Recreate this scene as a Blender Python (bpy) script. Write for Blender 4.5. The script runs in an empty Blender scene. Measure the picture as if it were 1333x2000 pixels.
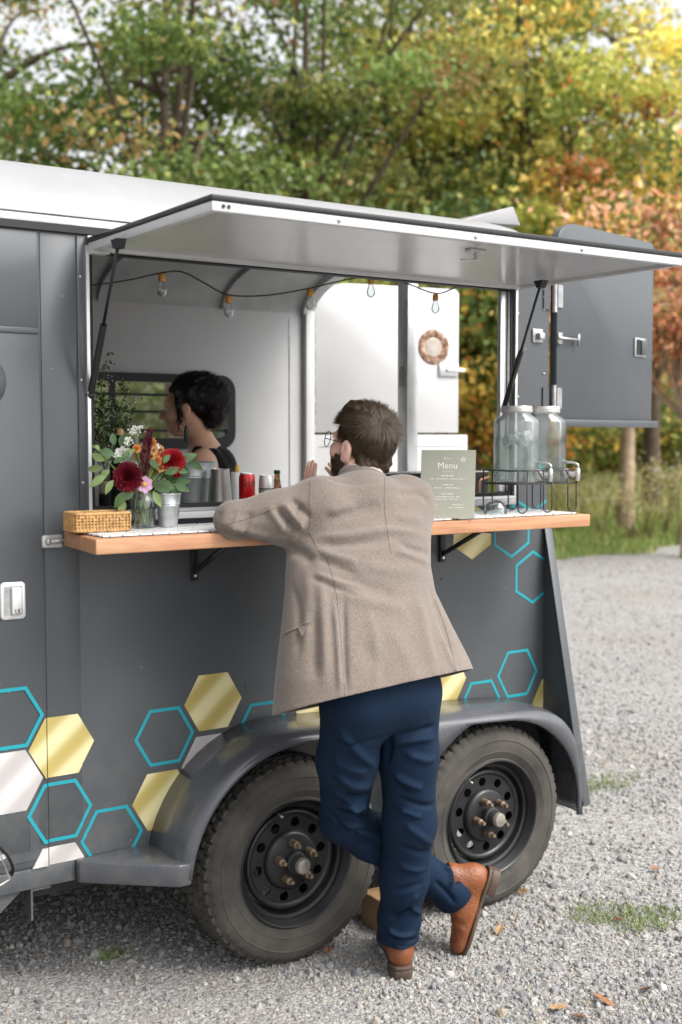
import bpy, bmesh, math, random
import numpy as np
from mathutils import Vector, Matrix
from mathutils.bvhtree import BVHTree
from mathutils.geometry import tessellate_polygon
R = math.radians
random.seed(7); rng = np.random.default_rng(7)
S = bpy.context.scene
C = S.collection

# ---------------------------------------------------------------- camera
F_PX, CAM_H, CXP, CYP = 2350.0, 1.69, 666.5, 1000.0
PHI = math.atan(F_PX / 3492.0); PITCH = math.atan(150.0 / F_PX)
cam = bpy.data.cameras.new('camera'); camo = bpy.data.objects.new('camera', cam); C.objects.link(camo)
camo.location = (0, 0, CAM_H); camo.rotation_euler = (R(90) - PITCH, 0, -PHI)
cam.sensor_fit = 'VERTICAL'; cam.sensor_height = 36.0; cam.sensor_width = 24.0
cam.lens = F_PX / 2000.0 * 36.0; cam.clip_end = 2000; cam.clip_start = 0.05
cam.dof.use_dof = True; cam.dof.focus_distance = 3.75; cam.dof.aperture_fstop = 2.3
S.camera = camo
# ---------------------------------------------------------------- sky, sun, exposure
SUN_EL, SUN_AZ = 50.0, 150.0            # azimuth: compass degrees from +Y towards +X
w = bpy.data.worlds.new('World'); S.world = w; w.use_nodes = True
nt = w.node_tree; nt.nodes.clear()
sky = nt.nodes.new('ShaderNodeTexSky'); sky.sky_type = 'NISHITA'; sky.sun_disc = False
sky.sun_elevation = R(SUN_EL); sky.sun_rotation = R(SUN_AZ); sky.dust_density = 6.0; sky.air_density = 1.0; sky.ozone_density = 1.0
hs = nt.nodes.new('ShaderNodeHueSaturation'); hs.inputs['Saturation'].default_value = 0.12; hs.inputs['Value'].default_value = 1.0
bg = nt.nodes.new('ShaderNodeBackground'); bg.inputs['Strength'].default_value = 0.15
wo = nt.nodes.new('ShaderNodeOutputWorld')
nt.links.new(sky.outputs[0], hs.inputs['Color']); nt.links.new(hs.outputs[0], bg.inputs[0]); nt.links.new(bg.outputs[0], wo.inputs[0])
sun = bpy.data.lights.new('sun', 'SUN'); sun.energy = 0.6; sun.angle = R(20); sun.color = (1.0, 0.88, 0.70)
suno = bpy.data.objects.new('sun', sun); C.objects.link(suno); suno.location = (0, 0, 30)
sd = Vector((math.sin(R(SUN_AZ)) * math.cos(R(SUN_EL)), math.cos(R(SUN_AZ)) * math.cos(R(SUN_EL)), math.sin(R(SUN_EL))))
suno.rotation_euler = sd.to_track_quat('Z', 'Y').to_euler()
S.view_settings.view_transform = 'Standard'; S.view_settings.look = 'None'
S.view_settings.gamma = 1.0; S.view_settings.exposure = 1.25
S.cycles.use_denoising = True
S.cycles.max_bounces = 10; S.cycles.transparent_max_bounces = 24

# ---------------------------------------------------------------- pixel -> direction helpers
fwd = np.array([math.sin(PHI) * math.cos(PITCH), math.cos(PHI) * math.cos(PITCH), -math.sin(PITCH)])
rgt = np.array([math.cos(PHI), -math.sin(PHI), 0.0]); upv = np.cross(rgt, fwd); CAM = np.array([0, 0, CAM_H])
def ray(x, y): return fwd + rgt * (x - CXP) / F_PX - upv * (y - CYP) / F_PX
def onY(x, y, Y): d = ray(x, y); return CAM + d * (Y / d[1])
def onZ(x, y, Z): d = ray(x, y); return CAM + d * ((Z - CAM_H) / d[2])
def onX(x, y, X): d = ray(x, y); return CAM + d * (X / d[0])
def ground(px, depth):
    d = fwd * 1.0 + rgt * (px - CXP) / F_PX; d = d / math.hypot(fwd[0], fwd[1]); return np.array([d[0] * depth, d[1] * depth, 0.0])

# ---------------------------------------------------------------- materials
def new_mat(name):
    m = bpy.data.materials.new(name); m.use_nodes = True; n = m.node_tree; n.nodes.clear()
    o = n.nodes.new('ShaderNodeOutputMaterial'); b = n.nodes.new('ShaderNodeBsdfPrincipled')
    n.links.new(b.outputs[0], o.inputs[0]); return m, n, b
def node(n, t, **kw):
    x = n.nodes.new(t)
    for k, v in kw.items():
        if k in x.inputs: x.inputs[k].default_value = v
        else: setattr(x, k, v)
    return x
def mat(name, col, rough=0.5, metal=0.0, var=0.0, vscale=6.0, bump=0.0, bscale=80.0, coat=0.0, trans=0.0, ior=1.45, col2=None, alpha=1.0, rvar=0.0, sheen=0.0, spec=0.5, subs=0.0):
    m, n, b = new_mat(name)
    b.inputs['Roughness'].default_value = rough; b.inputs['Metallic'].default_value = metal
    b.inputs['Coat Weight'].default_value = coat; b.inputs['Coat Roughness'].default_value = 0.12
    b.inputs['Transmission Weight'].default_value = trans; b.inputs['IOR'].default_value = ior
    b.inputs['Specular IOR Level'].default_value = spec; b.inputs['Alpha'].default_value = alpha
    b.inputs['Sheen Weight'].default_value = sheen
    if subs: b.inputs['Subsurface Weight'].default_value = subs; b.inputs['Subsurface Radius'].default_value = (0.012, 0.005, 0.003); b.inputs['Subsurface Scale'].default_value = 1.0
    c = (*col, 1.0); b.inputs['Base Color'].default_value = c
    tc = node(n, 'ShaderNodeTexCoord')
    if var or col2 or rvar:
        nz = node(n, 'ShaderNodeTexNoise', Scale=vscale, Detail=6.0, Roughness=0.6); n.links.new(tc.outputs['Object'], nz.inputs['Vector'])
        rp = node(n, 'ShaderNodeValToRGB'); rp.color_ramp.elements[0].position = 0.3; rp.color_ramp.elements[1].position = 0.7
        c2 = col2 if col2 else tuple(min(1, x * (1 + var)) for x in col); c1 = col if col2 else tuple(x * (1 - var) for x in col)
        rp.color_ramp.elements[0].color = (*c1, 1); rp.color_ramp.elements[1].color = (*c2, 1)
        n.links.new(nz.outputs[0], rp.inputs[0]); n.links.new(rp.outputs[0], b.inputs['Base Color'])
        if rvar:
            mr = node(n, 'ShaderNodeMapRange'); mr.inputs['To Min'].default_value = max(0.02, rough - rvar); mr.inputs['To Max'].default_value = rough + rvar
            n.links.new(nz.outputs[0], mr.inputs[0]); n.links.new(mr.outputs[0], b.inputs['Roughness'])
    if bump:
        nb = node(n, 'ShaderNodeTexNoise', Scale=bscale, Detail=4.0); n.links.new(tc.outputs['Object'], nb.inputs['Vector'])
        bp = node(n, 'ShaderNodeBump', Strength=bump, Distance=0.01); n.links.new(nb.outputs[0], bp.inputs['Height']); n.links.new(bp.outputs[0], b.inputs['Normal'])
    return m

# ---------------------------------------------------------------- objects
WM = {}
def link(o, parent=None):
    C.objects.link(o)
    if parent is not None:
        o.parent = parent; o.matrix_parent_inverse = WM.get(parent.name, Matrix.Identity(4)).inverted()
    return o
def tag(o, label=None, cat=None, group=None, kind=None):
    if label: o['label'] = label
    if cat: o['category'] = cat
    if group: o['group'] = group
    if kind: o['kind'] = kind
    return o
def empty(name, loc, label, cat, group=None):
    o = bpy.data.objects.new(name, None); o.empty_display_size = 0.1; C.objects.link(o); o.location = loc
    WM[o.name] = Matrix.Translation(Vector(loc)); return tag(o, label, cat, group)
def mesh(name, v, f, smooth=False):
    me = bpy.data.meshes.new(name); me.from_pydata([tuple(p) for p in v], [], [tuple(q) for q in f])
    if smooth: me.polygons.foreach_set('use_smooth', [True] * len(me.polygons))
    me.update(); return me
def build(name, v, f, m, parent=None, smooth=False, auto=None):
    """world-space geometry -> one mesh object (a top-level one gets its origin at its base)"""
    v = np.asarray(v, dtype=float).reshape(-1, 3); loc = None
    if parent is None:
        loc = np.array([(v[:, 0].min() + v[:, 0].max()) / 2, (v[:, 1].min() + v[:, 1].max()) / 2, v[:, 2].min()]); v = v - loc
    me = mesh(name, v, f, smooth or auto is not None)
    if auto is not None: me.set_sharp_from_angle(angle=R(auto))
    if isinstance(m, (list, tuple)):
        for x in m: me.materials.append(x)
    else: me.materials.append(m)
    o = bpy.data.objects.new(name, me); link(o, parent)
    if loc is not None: o.location = Vector(loc); WM[o.name] = Matrix.Translation(Vector(loc))
    return o
class MB:
    def __init__(s): s.v = []; s.f = []
    def add(s, v, f):
        b = len(s.v); s.v += [tuple(p) for p in v]; s.f += [tuple(i + b for i in q) for q in f]; return s
    def box(s, a, b):
        (x0, y0, z0), (x1, y1, z1) = a, b
        return s.add([(x0, y0, z0), (x1, y0, z0), (x1, y1, z0), (x0, y1, z0), (x0, y0, z1), (x1, y0, z1), (x1, y1, z1), (x0, y1, z1)],
                     [(0, 3, 2, 1), (4, 5, 6, 7), (0, 1, 5, 4), (1, 2, 6, 5), (2, 3, 7, 6), (3, 0, 4, 7)])
    def obox(s, c, ax, ay, az, hx, hy, hz):
        c, ax, ay, az = map(np.asarray, (c, ax, ay, az)); V = []
        for k in (-1, 1):
            for (i, j) in ((-1, -1), (1, -1), (1, 1), (-1, 1)): V.append(c + ax * hx * i + ay * hy * j + az * hz * k)
        return s.add(V, [(0, 3, 2, 1), (4, 5, 6, 7), (0, 1, 5, 4), (1, 2, 6, 5), (2, 3, 7, 6), (3, 0, 4, 7)])
    def prism(s, poly, axis, a, b):
        """poly: 2D loop in the plane across the axis ('x': y,z  'y': x,z  'z': x,y), extruded a..b"""
        n = len(poly); mk = {'x': lambda p, t: (t, p[0], p[1]), 'y': lambda p, t: (p[0], t, p[1]), 'z': lambda p, t: (p[0], p[1], t)}[axis]
        V = [mk(p, a) for p in poly] + [mk(p, b) for p in poly]
        Fc = [tuple(range(n))[::-1], tuple(range(n, 2 * n))] + [(i, (i + 1) % n, n + (i + 1) % n, n + i) for i in range(n)]
        return s.add(V, Fc)
    def ring(s, outer, inner, axis, a, b):
        n = len(outer); mk = {'x': lambda p, t: (t, p[0], p[1]), 'y': lambda p, t: (p[0], t, p[1]), 'z': lambda p, t: (p[0], p[1], t)}[axis]
        V = [mk(p, a) for p in outer] + [mk(p, a) for p in inner] + [mk(p, b) for p in outer] + [mk(p, b) for p in inner]; Fc = []
        for i in range(n):
            j = (i + 1) % n
            Fc += [(i, j, n + j, n + i), (2 * n + i, 3 * n + i, 3 * n + j, 2 * n + j), (i, 2 * n + i, 2 * n + j, j), (n + i, n + j, 3 * n + j, 3 * n + i)]
        return s.add(V, Fc)
    def lathe(s, prof, c=(0, 0, 0), axis='z', n=32, ax=None, cap=True):
        """prof: (radius, height) list"""
        c = np.asarray(c, float); A = np.asarray(ax if ax is not None else {'x': (1, 0, 0), 'y': (0, 1, 0), 'z': (0, 0, 1)}[axis], float); A = A / np.linalg.norm(A)
        t = np.array([1, 0, 0]) if abs(A[0]) < .9 else np.array([0, 1, 0]); U = np.cross(A, t); U /= np.linalg.norm(U); Vv = np.cross(A, U)
        V = []; m = len(prof)
        for r, hh in prof:
            for k in range(n):
                q = 2 * math.pi * k / n; V.append(c + A * hh + (U * math.cos(q) + Vv * math.sin(q)) * r)
        Fc = [(i * n + k, i * n + (k + 1) % n, (i + 1) * n + (k + 1) % n, (i + 1) * n + k) for i in range(m - 1) for k in range(n)]
        if cap:
            if prof[0][0] > 1e-4: Fc.append(tuple(range(n))[::-1])
            if prof[-1][0] > 1e-4: Fc.append(tuple(range((m - 1) * n, m * n)))
        return s.add(V, Fc)
    def tube(s, pts, r, n=8, closed=False, flat=1.0, cap=True):
        P = [np.asarray(p, float) for p in pts]; m = len(P); rr = r if hasattr(r, '__len__') else [r] * m; V = []; U = None
        for i in range(m):
            a = P[(i - 1) % m] if (closed or i > 0) else P[i]; b = P[(i + 1) % m] if (closed or i < m - 1) else P[i]
            T = b - a; T = T / (np.linalg.norm(T) + 1e-12)
            if U is None: t = np.array([0, 0, 1.0]) if abs(T[2]) < .9 else np.array([1.0, 0, 0]); U = np.cross(T, t)
            U = U - T * (U @ T); U = U / (np.linalg.norm(U) + 1e-12); B = np.cross(T, U)
            for k in range(n):
                q = 2 * math.pi * k / n; V.append(P[i] + (U * math.cos(q) + B * math.sin(q) * flat) * rr[i])
        last = m if closed else m - 1
        Fc = [(i * n + k, i * n + (k + 1) % n, ((i + 1) % m) * n + (k + 1) % n, ((i + 1) % m) * n + k) for i in range(last) for k in range(n)]
        if not closed and cap: Fc += [tuple(range(n))[::-1], tuple(range((m - 1) * n, m * n))]
        return s.add(V, Fc)
    def sphere(s, c, r, n=16, m=10):
        c = np.asarray(c, float); r = np.asarray(r if hasattr(r, '__len__') else (r, r, r), float); V = [c + r * np.array([0, 0, 1])]
        for i in range(1, m):
            th = math.pi * i / m
            for k in range(n): q = 2 * math.pi * k / n; V.append(c + r * np.array([math.sin(th) * math.cos(q), math.sin(th) * math.sin(q), math.cos(th)]))
        V.append(c - r * np.array([0, 0, 1])); Fc = [(0, 1 + k, 1 + (k + 1) % n) for k in range(n)]
        for i in range(m - 2):
            for k in range(n): Fc.append((1 + i * n + k, 1 + (i + 1) * n + k, 1 + (i + 1) * n + (k + 1) % n, 1 + i * n + (k + 1) % n))
        e = len(V) - 1; b = 1 + (m - 2) * n; Fc += [(b + (k + 1) % n, b + k, e) for k in range(n)]
        return s.add(V, Fc)
    def xf(s, fn): s.v = [tuple(fn(np.array(p))) for p in s.v]; return s
    def obj(s, name, m, parent=None, smooth=False, auto=None): return build(name, s.v, s.f, m, parent, smooth, auto)
def bevel(o, wdt=0.003, seg=2, ang=35):
    """bevel the object's mesh in place"""
    bm = bmesh.new(); bm.from_mesh(o.data); bmesh.ops.recalc_face_normals(bm, faces=bm.faces[:])
    es = [e for e in bm.edges if len(e.link_faces) == 2 and e.calc_face_angle(0) > R(ang)]
    bmesh.ops.bevel(bm, geom=es, offset=wdt, segments=seg, affect='EDGES', profile=0.5, clamp_overlap=True)
    bm.to_mesh(o.data); bm.free(); o.data.polygons.foreach_set('use_smooth', [True] * len(o.data.polygons)); o.data.set_sharp_from_angle(angle=R(50)); return o
def rrect(x0, z0, x1, z1, r, n=6):
    P = []
    for cx, cz, a in ((x1 - r, z1 - r, 0), (x0 + r, z1 - r, 90), (x0 + r, z0 + r, 180), (x1 - r, z0 + r, 270)):
        for k in range(n + 1): q = R(a + 90 * k / n); P.append((cx + r * math.cos(q), cz + r * math.sin(q)))
    return P
def smoothpath(pts, n=8):
    P = [np.asarray(p, float) for p in pts]; out = []
    for i in range(len(P) - 1):
        p0 = P[max(i - 1, 0)]; p1 = P[i]; p2 = P[i + 1]; p3 = P[min(i + 2, len(P) - 1)]
        for k in range(n):
            t = k / n; out.append(0.5 * ((2 * p1) + (-p0 + p2) * t + (2 * p0 - 5 * p1 + 4 * p2 - p3) * t * t + (-p0 + 3 * p1 - 3 * p2 + p3) * t ** 3))
    out.append(P[-1]); return out
# ================================================================ TRAILER
W, YF, XR, XL = 3.38, 5.06, 3.226, -2.2      # near wall face, far wall inner face, rear end, front end
YI = W + 0.035                               # near wall inner face
OX0, OX1, OZ0, OZ1 = 1.376, 3.045, 1.455, 2.24   # serving opening

def paint(name, col, rough):
    m, n, b = new_mat(name); tc = node(n, 'ShaderNodeTexCoord')
    b.inputs['Roughness'].default_value = rough; b.inputs['Coat Weight'].default_value = 0.25; b.inputs['Coat Roughness'].default_value = 0.22
    nz = node(n, 'ShaderNodeTexNoise', Scale=3.0, Detail=8.0, Roughness=0.65); n.links.new(tc.outputs['Object'], nz.inputs[0])
    rp = node(n, 'ShaderNodeValToRGB'); e = rp.color_ramp.elements; e[0].position = .25; e[1].position = .8
    e[0].color = (*[c * 0.86 for c in col], 1); e[1].color = (*[c * 1.12 for c in col], 1)
    # vertical dried runs and small chips
    mp = node(n, 'ShaderNodeMapping'); mp.inputs['Scale'].default_value = (60, 60, 1.2); n.links.new(tc.outputs['Object'], mp.inputs[0])
    st = node(n, 'ShaderNodeTexNoise', Scale=1.0, Detail=3.0); n.links.new(mp.outputs[0], st.inputs[0])
    sr = node(n, 'ShaderNodeMapRange'); sr.inputs['From Min'].default_value = .62; sr.inputs['From Max'].default_value = .8; sr.inputs['To Max'].default_value = 0.22; n.links.new(st.outputs[0], sr.inputs[0])
    vo = node(n, 'ShaderNodeTexNoise', Scale=38.0, Detail=2.0); n.links.new(tc.outputs['Object'], vo.inputs[0])
    vr = node(n, 'ShaderNodeMapRange'); vr.inputs['From Min'].default_value = .775; vr.inputs['From Max'].default_value = .79; vr.inputs['To Max'].default_value = 0.7; n.links.new(vo.outputs[0], vr.inputs[0])
    mx = node(n, 'ShaderNodeMix', data_type='RGBA'); n.links.new(sr.outputs[0], mx.inputs[0]); n.links.new(rp.outputs[0], mx.inputs[6]); mx.inputs[7].default_value = (*[c * 0.72 for c in col], 1)
    m2 = node(n, 'ShaderNodeMix', data_type='RGBA'); n.links.new(vr.outputs[0], m2.inputs[0]); n.links.new(mx.outputs[2], m2.inputs[6]); m2.inputs[7].default_value = (.42, .43, .44, 1)
    n.links.new(nz.outputs[0], rp.inputs[0])
    sx_ = node(n, 'ShaderNodeSeparateXYZ'); n.links.new(tc.outputs['Object'], sx_.inputs[0]); dz = node(n, 'ShaderNodeMapRange'); dz.inputs['From Min'].default_value = .95; dz.inputs['From Max'].default_value = .34; dz.inputs['To Max'].default_value = 1.0; n.links.new(sx_.outputs[2], dz.inputs[0])
    sn_ = node(n, 'ShaderNodeTexNoise', Scale=11.0, Detail=9.0, Roughness=.72); n.links.new(tc.outputs['Object'], sn_.inputs[0]); sr_ = node(n, 'ShaderNodeMapRange'); sr_.inputs['From Min'].default_value = .42; sr_.inputs['From Max'].default_value = .72; sr_.inputs['To Max'].default_value = .5; n.links.new(sn_.outputs[0], sr_.inputs[0]); dm = node(n, 'ShaderNodeMath', operation='MULTIPLY'); n.links.new(dz.outputs[0], dm.inputs[0]); n.links.new(sr_.outputs[0], dm.inputs[1])
    m3 = node(n, 'ShaderNodeMix', data_type='RGBA'); n.links.new(dm.outputs[0], m3.inputs[0]); n.links.new(m2.outputs[2], m3.inputs[6]); m3.inputs[7].default_value = (.15, .14, .122, 1); n.links.new(m3.outputs[2], b.inputs['Base Color'])
    mr = node(n, 'ShaderNodeMapRange'); mr.inputs['To Min'].default_value = rough - .08; mr.inputs['To Max'].default_value = rough + .1; n.links.new(nz.outputs[0], mr.inputs[0]); n.links.new(mr.outputs[0], b.inputs['Roughness'])
    b2 = node(n, 'ShaderNodeTexNoise', Scale=1.6, Detail=2.0); n.links.new(tc.outputs['Object'], b2.inputs[0])
    op = node(n, 'ShaderNodeTexNoise', Scale=420.0, Detail=2.0); n.links.new(tc.outputs['Object'], op.inputs[0])
    ad = node(n, 'ShaderNodeMath', operation='MULTIPLY_ADD'); n.links.new(op.outputs[0], ad.inputs[0]); ad.inputs[1].default_value = 0.012; n.links.new(b2.outputs[0], ad.inputs[2])
    bp = node(n, 'ShaderNodeBump', Strength=0.30, Distance=0.05); n.links.new(ad.outputs[0], bp.inputs['Height']); n.links.new(bp.outputs[0], b.inputs['Normal'])
    return m
M_GREY = paint('grey_paint', (0.055, 0.062, 0.070), 0.40)
M_FEND = paint('fender_paint', (0.060, 0.065, 0.077), 0.25)
M_WHITE = mat('white_interior', (0.50, 0.505, 0.512), 0.42, var=0.06, vscale=2.5, bump=0.02, bscale=300)
M_ROOF = mat('white_roof', (0.27, 0.27, 0.28), 0.35, var=0.05, vscale=5, bump=0.02, bscale=260)
M_LINER = mat('galvanised_liner', (0.40, 0.41, 0.41), 0.45, var=0.2, vscale=4)
M_ALU = mat('aluminium', (0.72, 0.73, 0.74), 0.35, metal=0.85, var=0.1, vscale=14)
M_STEEL = mat('worn_steel', (0.42, 0.42, 0.42), 0.42, metal=0.8, var=0.3, vscale=30)
M_BLACK = mat('black_rubber', (0.012, 0.012, 0.013), 0.6)
M_BLKPL = mat('black_metal', (0.014, 0.014, 0.016), 0.38)
M_UNDER = mat('pale_awning_underside', (0.46, 0.46, 0.465), 0.26, coat=0.2, var=0.05, vscale=2)
M_DARK = mat('dark_chassis', (0.02, 0.021, 0.022), 0.7, var=0.3, vscale=9)
M_TEAL = mat('teal_vinyl', (0.012, 0.26, 0.32), 0.4)
def vinyl(name, c1, c2, sc, metal):
    m, n, b = new_mat(name); tc = node(n, 'ShaderNodeTexCoord'); mp = node(n, 'ShaderNodeMapping'); mp.inputs['Rotation'].default_value = (0, R(-48), 0)
    n.links.new(tc.outputs['Object'], mp.inputs[0]); wv = node(n, 'ShaderNodeTexWave', Scale=sc, Distortion=0.8, Detail=1.0); wv.inputs['Detail Scale'].default_value = .6
    n.links.new(mp.outputs[0], wv.inputs[0]); rp = node(n, 'ShaderNodeValToRGB'); e = rp.color_ramp.elements; e[0].color = (*c1, 1); e[1].color = (*c2, 1); rp.color_ramp.interpolation = 'EASE'
    n.links.new(wv.outputs[0], rp.inputs[0]); n.links.new(rp.outputs[0], b.inputs['Base Color']); b.inputs['Roughness'].default_value = .38; b.inputs['Metallic'].default_value = metal
    return m
M_GOLD = vinyl('gold_vinyl', (0.42, 0.34, 0.11), (0.66, 0.60, 0.34), 3.1, 0.15)
M_SILV = vinyl('silver_vinyl', (0.42, 0.40, 0.40), (0.58, 0.56, 0.56), 3.0, 0.15)

TR = empty('food_trailer', (1.9, 4.2, 0), 'grey converted horse trailer with lifted serving hatch and honeycomb decals on its side', 'trailer')
def T(mb, name, m, parent=None, bev=0, **k):
    o = mb.obj(name, m, parent or TR, **k)
    if bev: bevel(o, bev)
    return o
# near side wall as plates round the opening
mb = MB(); mb.box((XL, W, .36), (OX0, YI, 2.285)); mb.box((OX1, W, .36), (XR, YI, 2.285)); mb.box((OX0, W, .36), (OX1, YI, OZ0)); mb.box((OX0, W, OZ1), (OX1, YI, 2.285))
side = T(mb, 'side_wall', M_GREY)
# front-left door, upper panel, lower hatch
door = T(MB().box((.40, W - .007, .425), (1.226, W - .0005, 1.985)), 'side_door', M_GREY, bev=.003)
T(MB().box((.40, W - .005, 1.995), (1.224, W - .0005, 2.272)), 'upper_panel', M_GREY, bev=.002)
T(MB().box((.36, W - .010, 1.980), (1.222, W - .0055, 1.997)), 'door_drip_lip', M_GREY, bev=.002)
T(MB().box((1.232, W - .003, .425), (1.338, W - .0005, 2.272)), 'pillar_panel', M_GREY, bev=.001)
T(MB().box((1.342, W - .005, 1.415), (1.370, W - .0005, 2.272)), 'trim_strip', M_GREY, bev=.002)
for (px, py) in ((145, 540), (148, 742), (150, 943)):
    p = onY(px, py, W); T(MB().sphere((1.352, W - .005, p[2]), (.0045, .003, .0045), 10, 6), 'rivet', M_STEEL, smooth=True)
for (px, py) in ((1012, 612), (1012, 775), (1062, 565), (1062, 580), (1062, 605), (1062, 730)):
    p = onY(px, py, W); T(MB().sphere((p[0], W - .002, p[2]), (.0045, .003, .0045), 10, 6), 'rivet', M_STEEL, smooth=True)
for (px, py) in ((380, 1225), (380, 1310), (375, 1140), (480, 1340), (862, 1130)):
    p = onY(px, py, W); T(MB().sphere((p[0], W - .001, p[2]), (.004, .003, .004), 10, 6), 'rivet', M_GREY, smooth=True)
ht = T(MB().box((.86, W - .0082, .468), (1.178, W - .0072, .755)), 'access_hatch', M_GREY, door, bev=.003)
mb = MB().ring(rrect(.84, .446, 1.20, .775, .006, 2), rrect(.866, .474, 1.172, .749, .004, 2), 'y', W - .0092, W - .0083); T(mb, 'hatch_frame', M_GREY, door)
# door handle
hx, hz = 1.134, 1.216
hp = T(MB().prism(rrect(hx - .038, hz - .054, hx + .036, hz + .054, .012), 'y', W - .013, W - .0072), 'handle_plate', M_ALU, door, bev=.002)
T(MB().prism(rrect(hx - .028, hz - .043, hx + .026, hz + .043, .006), 'y', W - .0137, W - .0132), 'handle_recess', M_STEEL, hp)
T(MB().prism(rrect(hx - .008, hz - .040, hx + .024, hz + .040, .006), 'y', W - .023, W - .014), 'paddle', M_ALU, hp, bev=.003)
mb = MB().lathe([(.010, 0), (.010, .004), (.008, .006), (0, .006)], (hx + .010, W - .023, hz - .028), ax=(0, -1, 0), n=20); T(mb, 'key_barrel', M_STEEL, hp, auto=40)
T(MB().box((hx + .0088, W - .0312, hz - .033), (hx + .0112, W - .0292, hz - .023)), 'key_slot', M_BLACK, hp)
# round ventilator on the door at the picture's edge
pc = onY(-45, 745, W)
vt = T(MB().lathe([(.080, 0), (.080, .006), (.074, .012), (.05, .018), (0, .022)], (pc[0], W - .0072, pc[2]), ax=(0, -1, 0), n=40), 'round_vent', M_GREY, door, auto=40)
# bottom rail and brackets
T(MB().box((XL, W - .004, .358), (1.312, W + .03, .418)), 'bottom_rail', M_GREY, bev=.002)
T(MB().prism([(.60, .3575), (1.155, .3575), (1.04, .262), (.60, .262)], 'y', W + .012, W + .03), 'gusset_plate', M_GREY)
T(MB().box((1.175, W + .0, .262), (1.181, W + .06, .3575)).box((1.1815, W + .0, .350), (1.235, W + .06, .3575)), 'angle_bracket', M_GREY)
# chassis below (keeps the underside dark)
T(MB().box((XL, W + .08, .30), (XR - .02, YF - .05, .3575)).box((XL - .9, W + .45, .24), (XR - .1, W + .53, .2995)).box((XL - .9, YF - .45, .24), (XR - .1, YF - .37, .2995)), 'chassis', M_DARK)
# interior
T(MB().box((XL, YI + .001, .3585), (XR, YF - .001, .44)), 'floor', M_LINER)
mb = MB(); fz = 2.30
wx0, wx1, wz0, wz1 = 1.62, 2.775, 1.655, 1.957
mb.box((XL, YF, .36), (wx0, YF + .03, fz)); mb.box((wx1, YF, .36), (XR, YF + .03, fz)); mb.box((wx0, YF, .36), (wx1, YF + .03, wz0)); mb.box((wx0, YF, wz1), (wx1, YF + .03, fz))
T(mb, 'far_wall', M_WHITE)
T(MB().box((XL, YF - .004, .50), (3.10, YF - .0005, .502)).box((3.098, YF - .004, .45), (3.102, YF - .0005, 2.26)), 'wall_panel_seam', M_STEEL)
wf = T(MB().ring(rrect(wx0 - .03, wz0 - .03, wx1 + .012, wz1 + .014, .075, 8), rrect(wx0 + .03, wz0 + .022, wx1 - .028, wz1 - .026, .05, 8), 'y', YF - .022, YF + .045), 'window_frame', M_BLKPL)
for z in (onY(300, 771, YF)[2], onY(300, 804, YF)[2], onY(300, 841, YF)[2]): T(MB().box((wx0 + .01, YF - .004, z - .006), (wx1 - .01, YF + .008, z + .006)), 'window_bar', M_BLKPL, wf)
for px in (218, ): p = onY(px, 800, YF); T(MB().box((p[0] - .016, YF - .012, wz0), (p[0] + .016, YF - .0045, wz1)), 'window_mullion', M_BLKPL, wf)
T(MB().box((XL, YI, .44), (XL + .03, YF, 2.5)), 'front_bulkhead', M_WHITE)
# roof shell: ellipse arch over the width
YC = (W + YF + .03) / 2; HW = (YF + .03 - W) / 2
def arch(hw, z0, b, n=28, a0=0, a1=180): return [(YC - hw * math.cos(R(a0 + (a1 - a0) * k / n)), z0 + b * math.sin(R(a0 + (a1 - a0) * k / n))) for k in range(n + 1)]
def arch_strip(mb, P, x0, x1, P2=None):
    n = len(P); V = [(x0, *p) for p in P] + [(x1, *p) for p in (P2 or P)]; return mb.add(V, [(i, i + 1, n + i + 1, n + i) for i in range(n - 1)])
Po = arch(HW + .022, 2.322, .268)
mb = MB(); xs = [XL - .02, 3.18]
arch_strip(mb, Po, XL - .02, 3.16)
prev = Po; px0 = 3.16
for k in range(1, 7):                        # rounded rear lip
    q = R(90 * k / 6); Pn = arch(HW + .022 - .05 * (1 - math.cos(q)), 2.322 - .0 * k, .268 - .085 * (1 - math.cos(q))); x1 = 3.16 + .10 * math.sin(q); arch_strip(mb, prev, px0, x1, Pn); prev = Pn; px0 = x1
mb.add([(XL - .02, *p) for p in Po], [tuple(range(len(Po)))])
T(mb, 'roof', M_ROOF, smooth=True)
Pi = arch(HW - .03, 2.285, .235)
mb = MB(); arch_strip(mb, Pi, XL, XR - .02); T(mb, 'ceiling', M_LINER, smooth=True)
for x in (.2, .82, 1.44, 2.10, 2.72):
    mb = MB(); Pa = arch(HW - .032, 2.283, .233); Pb = arch(HW - .058, 2.283, .207); n_ = len(Pa)
    for (A, B_, xa, xb) in ((Pa, Pb, x, x), (Pb, Pb, x, x + .035), (Pb, Pa, x + .035, x + .035)):
        mb.add([(xa, *p) for p in A] + [(xb, *p) for p in B_], [(i, i + 1, n_ + i + 1, n_ + i) for i in range(n_ - 1)])
    T(mb, 'ceiling_rib', M_LINER, smooth=True)
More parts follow.
